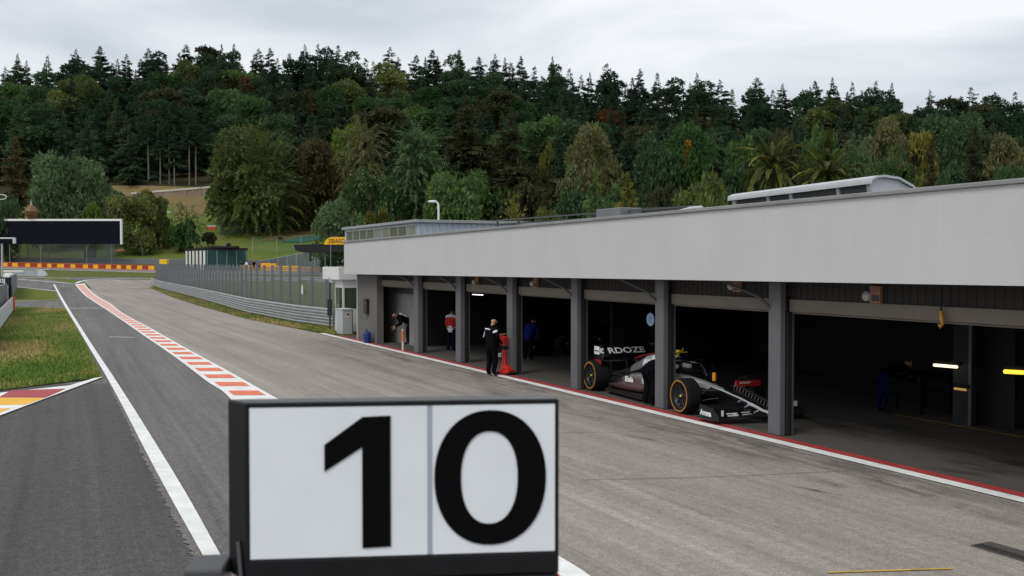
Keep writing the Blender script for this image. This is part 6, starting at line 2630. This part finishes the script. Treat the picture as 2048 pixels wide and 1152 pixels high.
place_tree('round_bush', 'tiny dark bush alone on the dry grass of the bank', 560, 471, 268, 9, broad(3, 1.8, 1.5, 56, 300, 6, .3), F_DK, 3, 1.9, base_y=479, limbs=2)
place_tree('broadleaf_tree', 'green bushy tree at far left beside the wire hoop', 8, 380, 240, 42, broad(11, 5.4, 5.2, 57, 1800, 14, .42), F_SPR2, 11, 5.6)
place_tree('yucca', 'spiky yellow-green yucca leaves showing over the clerestory roof', 1030, 412, 160, 30, feathery(6, .4, 1.4, 58, 60, 3.4, 5, .35, zc=3.2), F_YEL, 6, 3.2, limbs=0)
place_tree('round_bush', 'low olive bush behind the roof rails right of the yucca', 1098, 404, 200, 34, broad(6, 4, 2.8, 59, 1200, 10, .34), F_OLV, 6, 4.1)

for i, (x, tp, yy, hw, m_) in enumerate(((452, 372, 300, 40, 0), (498, 392, 306, 46, 1), (556, 386, 302, 48, 0), (606, 372, 304, 44, 2), (650, 366, 300, 40, 0), (700, 356, 306, 40, 1), (770, 372, 292, 48, 0), (842, 352, 290, 40, 1), (975, 345, 290, 50, 0), (1060, 356, 286, 52, 2), (1150, 376, 250, 44, 1), (1225, 372, 255, 40, 0), (1318, 352, 250, 44, 2), (1470, 330, 262, 52, 1), (1485, 262, 300, 46, 0), (1570, 255, 305, 50, 2), (90, 398, 290, 44, 0), (222, 372, 300, 40, 1), (1640, 250, 305, 44, 0), (1905, 316, 262, 44, 1))):
    place_tree('dark_thicket', f'dark leafy thicket tree filling the foot of the wood behind the {["feathery tree", "black screen", "rails", "palms"][i % 4]}' if False else 'dark leafy thicket tree filling a gap at the foot of the wood', x, tp, yy, hw, broad(10, 6, 4.8, 400 + i, 1500, 14, .55, droop=.3), [F_GRN, F_SPR2, F_DK][m_], 10, 6.2, group='thicket trees at the foot of the wood', limbs=3)

# banana plants: fans of very large ribbed leaves
def banana(label, px, top, Y, hw, seed, n):
    g = random.Random(seed)
    p = At(px, top, Y)
    zg = terr(p.x, Y)
    hgt = p.z - zg
    t = thing('banana_plant', label, 'banana plant', (p.x, Y, zg))
    rr = hw / F * Y
    mb = MB()
    mb.tube([(0, 0, -.5), (.1, 0, hgt * .35), (0, 0, hgt - rr * .6)], [.45, .4, .22], 10)
    mb.build('trunk', BARK, t)
    ml = [foliage('banana leaf', (.030, .042, .011), (.10, .115, .030), scale=.9, hue=.012), foliage('banana leaf yellow', (.12, .12, .025), (.26, .23, .06), scale=.9, hue=.01)]
    for i in range(n):
        a = 6.283 * i / n + g.uniform(-.35, .35)
        el = g.uniform(-.25, 1.35)
        L = rr * g.uniform(.75, 1.3)
        wd = L * g.uniform(.05, .085)
        d = Vector((math.cos(a) * math.cos(el), math.sin(a) * math.cos(el), math.sin(el)))
        q = Vector((0, 0, hgt - rr * g.uniform(.55, .85)))
        ns = 12
        mb = MB()
        vs, fs = [], []
        for j in range(ns + 1):
            f = j / ns
            sd_ = d.cross(Vector((0, 0, 1)))
            sd_.normalize()
            up_ = sd_.cross(d)
            w_ = wd * (math.sin(min(1, f * 1.08) * math.pi) ** .6) * (1 if j % 3 else .72) * (1 if f > .12 else .15)
            rip = .10 * L * (.15 if j % 2 else -.1)
            vs += [q - sd_ * w_ - up_ * (-.25 * w_) + up_ * rip * .5, q - up_ * .02, q + sd_ * w_ + up_ * .25 * w_ - up_ * rip * .4]
            q = q + d * (L / ns)
            d = (d + Vector((0, 0, -.155 * (1.1 - .3 * math.sin(el))))).normalized()
        for j in range(ns):
            k = 3 * j
            fs += [(k, k + 1, k + 4, k + 3), (k + 1, k + 2, k + 5, k + 4)]
        mb.add(vs, fs, 0, True)
        mb.build('leaf', ml[1 if g.random() < .14 else 0], t)
    return t


banana('banana plant with yellowish crown of leaves left of the bigger one', 1545, 276, 112, 84, 3, 64)
banana('bigger banana plant with broad drooping leaves right behind the rooflight', 1655, 292, 108, 92, 4, 72)
place_tree('round_bush', 'green undergrowth bush at the foot of the banana plants', 1600, 345, 118, 120, broad(4, 6.5, 2.2, 61, 1800, 20, .3), F_OLV, 4, 6.6, limbs=2)

# ---- the wood on the ridge
kinds = {}
def proto(nm, V, mat, trunk):
    n = len(V) // 4
    me = np_mesh('crown', V, np.arange(n * 4).reshape(n, 4), [mat])
    tm = trunk.build('trunk', BARK)
    tme = tm.data
    bpy.data.objects.remove(tm)
    return (nm, V, me, tme)


PR = []
for i in range(6):
    PR.append(('spruce', proto('spruce', spruce(20, (4.4, 5.2, 4.0, 5.8, 4.8, 6.2)[i], 200 + i, 1.0, ragged=.4, bare=.12), (F_SPR, F_SPR, F_SPR2, F_SPR, F_SPR2, F_SPR)[i], trunk_mb(18, .3, 0, 0, i))))
for i in range(4):
    PR.append(('pine', proto('pine', np.vstack([broad(20, 5.6, 7.4, 210 + i, 1500, 16, .62, droop=.3), spruce(20, 4.6, 215 + i, .7, ragged=.6)]), (F_SPR, F_SPR2, F_DK, F_SPR)[i], trunk_mb(17, .3, 0, 3, i))))
for i in range(3):
    PR.append(('broadleaf', proto('broadleaf', broad(18, 6.4, 7.4, 220 + i, 1900, 18, .62), (F_GRN, F_SPR2, F_GRN)[i], trunk_mb(14, .3, 0, 4, i))))
PR.append(('brown', proto('brown', spruce(20, 5.2, 231, 1.0, ragged=.5), F_BRN, trunk_mb(18, .3, 0, 0, 31))))
PR.append(('olive', proto('olive', broad(18, 6, 7.6, 232, 1900, 16, .6), F_OLV, trunk_mb(14, .3, 0, 4, 32))))
PR.append(('rust', proto('rust', broad(17, 5, 7.4, 233, 1700, 16, .5), F_RUST, trunk_mb(14, .3, 0, 4, 33))))
PR.append(('darkspruce', proto('darkspruce', spruce(20, 5.4, 234, 1.1, ragged=.45), F_DK, trunk_mb(18, .3, 0, 0, 34))))
fr = random.Random(21)
TRS = []
# exact trees of the wood: (px, top, Y, half width px, proto index, label)
named = [(508, 143, 500, 31, 15, 'rust-brown tree standing out in the upper wood left of centre'),
         (372, 112, 520, 34, 14, 'olive-green rounded tree near the skyline at left'),
         (222, 226, 400, 42, 13, 'brown conifer in the middle of the wood at left'),
         (1226, 206, 470, 36, 15, 'dark rust-red tree in the wood above the pale olive tree'),
         (775, 120, 520, 52, 14, 'wide olive-green tree just under the skyline left of centre'),
         (420, 158, 500, 20, 13, 'pinkish brown bare-looking tree left of the rust-brown one')]
for (px, top, Y, hw, k, lb) in named:
    TRS.append(dict(px=px, top=top, Y=Y, hw=hw, k=k, label=lb))
sky_t = [(35, 108), (95, 112), (152, 98), (200, 93), (240, 102), (297, 97), (372, 90), (410, 89), (443, 88), (468, 87), (517, 98), (540, 97), (610, 89), (636, 88), (676, 91), (735, 103), (780, 95), (820, 100), (865, 100), (918, 100), (958, 114), (990, 107), (1010, 115), (1042, 113), (1105, 113), (1160, 138), (1213, 128), (1240, 143), (1280, 138), (1315, 146), (1394, 147), (1440, 160), (1465, 160), (1515, 156), (1545, 165), (1565, 168), (1630, 162), (1665, 155), (1705, 165), (1752, 163), (1784, 166), (1830, 182), (1860, 180), (1870, 185), (1942, 175), (1990, 185), (2030, 184)]
for (x, y) in sky_t:
    k = fr.choice([0, 1, 3, 5, 0, 1, 3, 16, 5, 2, 4, 8])
    TRS.append(dict(px=x, top=y, Y=fr.uniform(590, 615), hw=fr.uniform(30, 42), k=k, label=None))
for i in range(-2, 106):       # the closed canopy just under the skyline
    x = i * 20 + fr.uniform(-8, 8)
    TRS.append(dict(px=x, top=float(np.interp(x, [a for a, b in sky_t], [b for a, b in sky_t])) + fr.uniform(10, 22), Y=fr.uniform(560, 588), hw=fr.uniform(26, 38), k=fr.choice([1, 3, 5, 6, 9, 16, 5, 3, 7]), label=None))
Y = 350.0
while Y < 640:
    dx = 10.5 * (Y / 420) ** .5
    nrow = int(1.16 * Y / dx)
    for i in range(nrow):
        x = -.58 * Y + dx * (i + fr.uniform(-.35, .35))
        y = Y + fr.uniform(-4.5, 4.5)
        b = x / y
        px = 1024 + b * F
        if 300 < px < 435 and y < 372:
            continue
        big = fr.random()
        hgt = fr.uniform(19, 30) if y < 575 else fr.uniform(17, 25)
        z = terr(x, y)
        pine_zone = math.sin(x * .013 + y * .02) + math.sin(x * .031 + 2) * .6
        if y > 560 or pine_zone < .1:
            k = fr.choice([0, 1, 2, 3, 4, 5, 0, 1, 3, 2, 5, 7, 16, 16])
        else:
            k = fr.choice([6, 7, 8, 0, 10, 11, 12, 2, 3, 10, 1, 4, 13, 14, 5, 16])
        hw = hgt * fr.uniform(.26, .38) if k < 6 or k == 13 or k == 16 else hgt * fr.uniform(.30, .42)
        top = 526 - (z + hgt - H) / y * F
        sk = 526 - float(0)
        TRS.append(dict(px=px, top=top, Y=y, hw=hw / y * F, k=k, label=None, hgt=hgt))
    Y += 10.5
# keep heights under the skyline of the photograph
skx = [a for a, b in sky_t]
sky_ = [b for a, b in sky_t]
for t in TRS:
    if t['label'] is None and 'hgt' in t:
        lim = float(np.interp(t['px'], skx, sky_)) + 8
        if t['top'] < lim:
            t['top'] = lim - 6 + fr.uniform(0, 16)
# how much of each tree shows: walk from near to far over picture columns
hz = np.full(600, 470.0)
for t in sorted(TRS, key=lambda q: q['Y']):
    c0, c1 = int((t['px'] - t['hw']) / 4) + 40, int((t['px'] + t['hw']) / 4) + 40
    vis = 0
    for c in range(max(0, c0), min(599, c1 + 1)):
        u = abs((c - 40) * 4 - t['px']) / max(t['hw'], 1)
        tp = t['top'] + (455 - t['top']) * .0 + u * t['hw'] * 1.6
        if tp < hz[c]:
            if 0 <= (c - 40) * 4 <= 2048:
                vis += min(hz[c], 526) - tp
            hz[c] = tp
    t['vis'] = vis + (1e6 if t['label'] else 0)
order = sorted([t for t in TRS if t['vis'] > 60], key=lambda q: -q['vis'])
indiv, rest = order[:236], order[236:]
print('trees', len(TRS), 'visible', len(order), 'rest', len(rest))
GL = {'spruce': ('spruce', 'dark pointed spruce standing in the dense wood on the ridge', 'spruces of the wood'),
      'pine': ('pine', 'dark shaggy conifer standing in the dense wood on the ridge', 'shaggy conifers of the wood'),
      'broadleaf': ('broadleaf_tree', 'deep green rounded tree standing among the conifers of the wood', 'rounded trees of the wood'),
      'brown': ('brown_spruce', 'brown-tinged spruce standing among the green conifers of the wood', 'brown spruces of the wood'),
      'olive': ('broadleaf_tree', 'olive rounded tree standing among the dark conifers of the wood', 'olive trees of the wood'),
      'rust': ('broadleaf_tree', 'rust tree among the conifers of the wood', 'rust trees'),
      'darkspruce': ('spruce', 'dark olive-tinged spruce standing in the dense wood on the ridge', 'olive spruces of the wood')}
for t in indiv:
    kind, (nm, V, cme, tme) = PR[t['k']]
    p = At(t['px'], t['top'], t['Y'])
    zg = terr(p.x, p.y) - .3
    hgt = p.z - zg
    if hgt < 5:
        zg -= 8
        hgt += 8
    name, lb, grp = GL[kind]
    r0 = max(abs(V[:, 0]).max(), abs(V[:, 1]).max()) * .85
    s = t['hw'] / F * t['Y'] / r0
    e = thing(name, t['label'] or lb, 'tree', (p.x, p.y, zg), fr.uniform(0, 6.28), None if t['label'] else grp)
    e.scale = (s, s, hgt / 20.0 if kind not in ('broadleaf', 'olive', 'rust') else hgt / 18.0)
    link('crown', cme, e)
    link('trunk', tme, e)
# everything farther in: one mass
VV, MI = [], []
mats_f = [F_SPR, F_SPR2, F_DK, F_GRN, F_BRN, F_OLV]
mi_of = {0: 0, 1: 0, 2: 1, 3: 0, 4: 1, 5: 0, 6: 0, 7: 1, 8: 2, 9: 0, 10: 3, 11: 1, 12: 3, 13: 4, 14: 5, 15: 4, 16: 2}
tot = 0
for t in rest[:650]:
    kind, (nm, V, cme, tme) = PR[t['k']]
    p = At(t['px'], t['top'], t['Y'])
    zg = terr(p.x, p.y) - .3
    hgt = p.z - zg
    r0 = max(abs(V[:, 0]).max(), abs(V[:, 1]).max()) * .85
    s = t['hw'] / F * t['Y'] / r0
    a = fr.uniform(0, 6.28)
    c, sn = math.cos(a), math.sin(a)
    h0 = 18.0 if kind in ('broadleaf', 'olive', 'rust') else 20.0
    W_ = np.stack([(V[:, 0] * c - V[:, 1] * sn) * s + p.x, (V[:, 0] * sn + V[:, 1] * c) * s + p.y, V[:, 2] * hgt / h0 + zg], 1)
    VV.append(W_)
    MI += [mi_of[t['k']]] * (len(V) // 4)
    tot += len(V) // 4
VV = np.vstack(VV)
me = np_mesh('forest', VV, np.arange(len(VV)).reshape(-1, 4), mats_f, MI)
tag(link('forest', me), 'dense dark conifer wood filling the ridge behind the single trees', 'forest', kind='stuff')
print('forest quads', tot)
# bare pale trunks at the edge of the wood above the retaining wall
for i, (x, y0, y1) in enumerate(((297, 300, 352), (321, 322, 371), (339, 300, 369), (349, 342, 369), (379, 300, 364), (392, 300, 362))):
    Yt = 349 + i % 3
    a, b = At(x, y1 + 3, Yt), At(x + 1, y0 - 25, Yt)
    e = thing('bare_trunk_tree', ['first', 'second', 'third', 'fourth, shortest', 'fifth', 'rightmost'][i] + ' of the pale bare trunks above the retaining wall, from the left', 'tree', a, 0)
    hgt = b.z - a.z
    mb = MB()
    mb.tube([(0, 0, -1), (0, 0, hgt)], [.30, .2], 6)
    mb.build('trunk', BARKP, e)
    crown_obj('crown', spruce(14, 3.6, 300 + i, .7, bare=.1, ragged=.5) + np.array([0, 0, hgt - 3]), F_SPR, e)
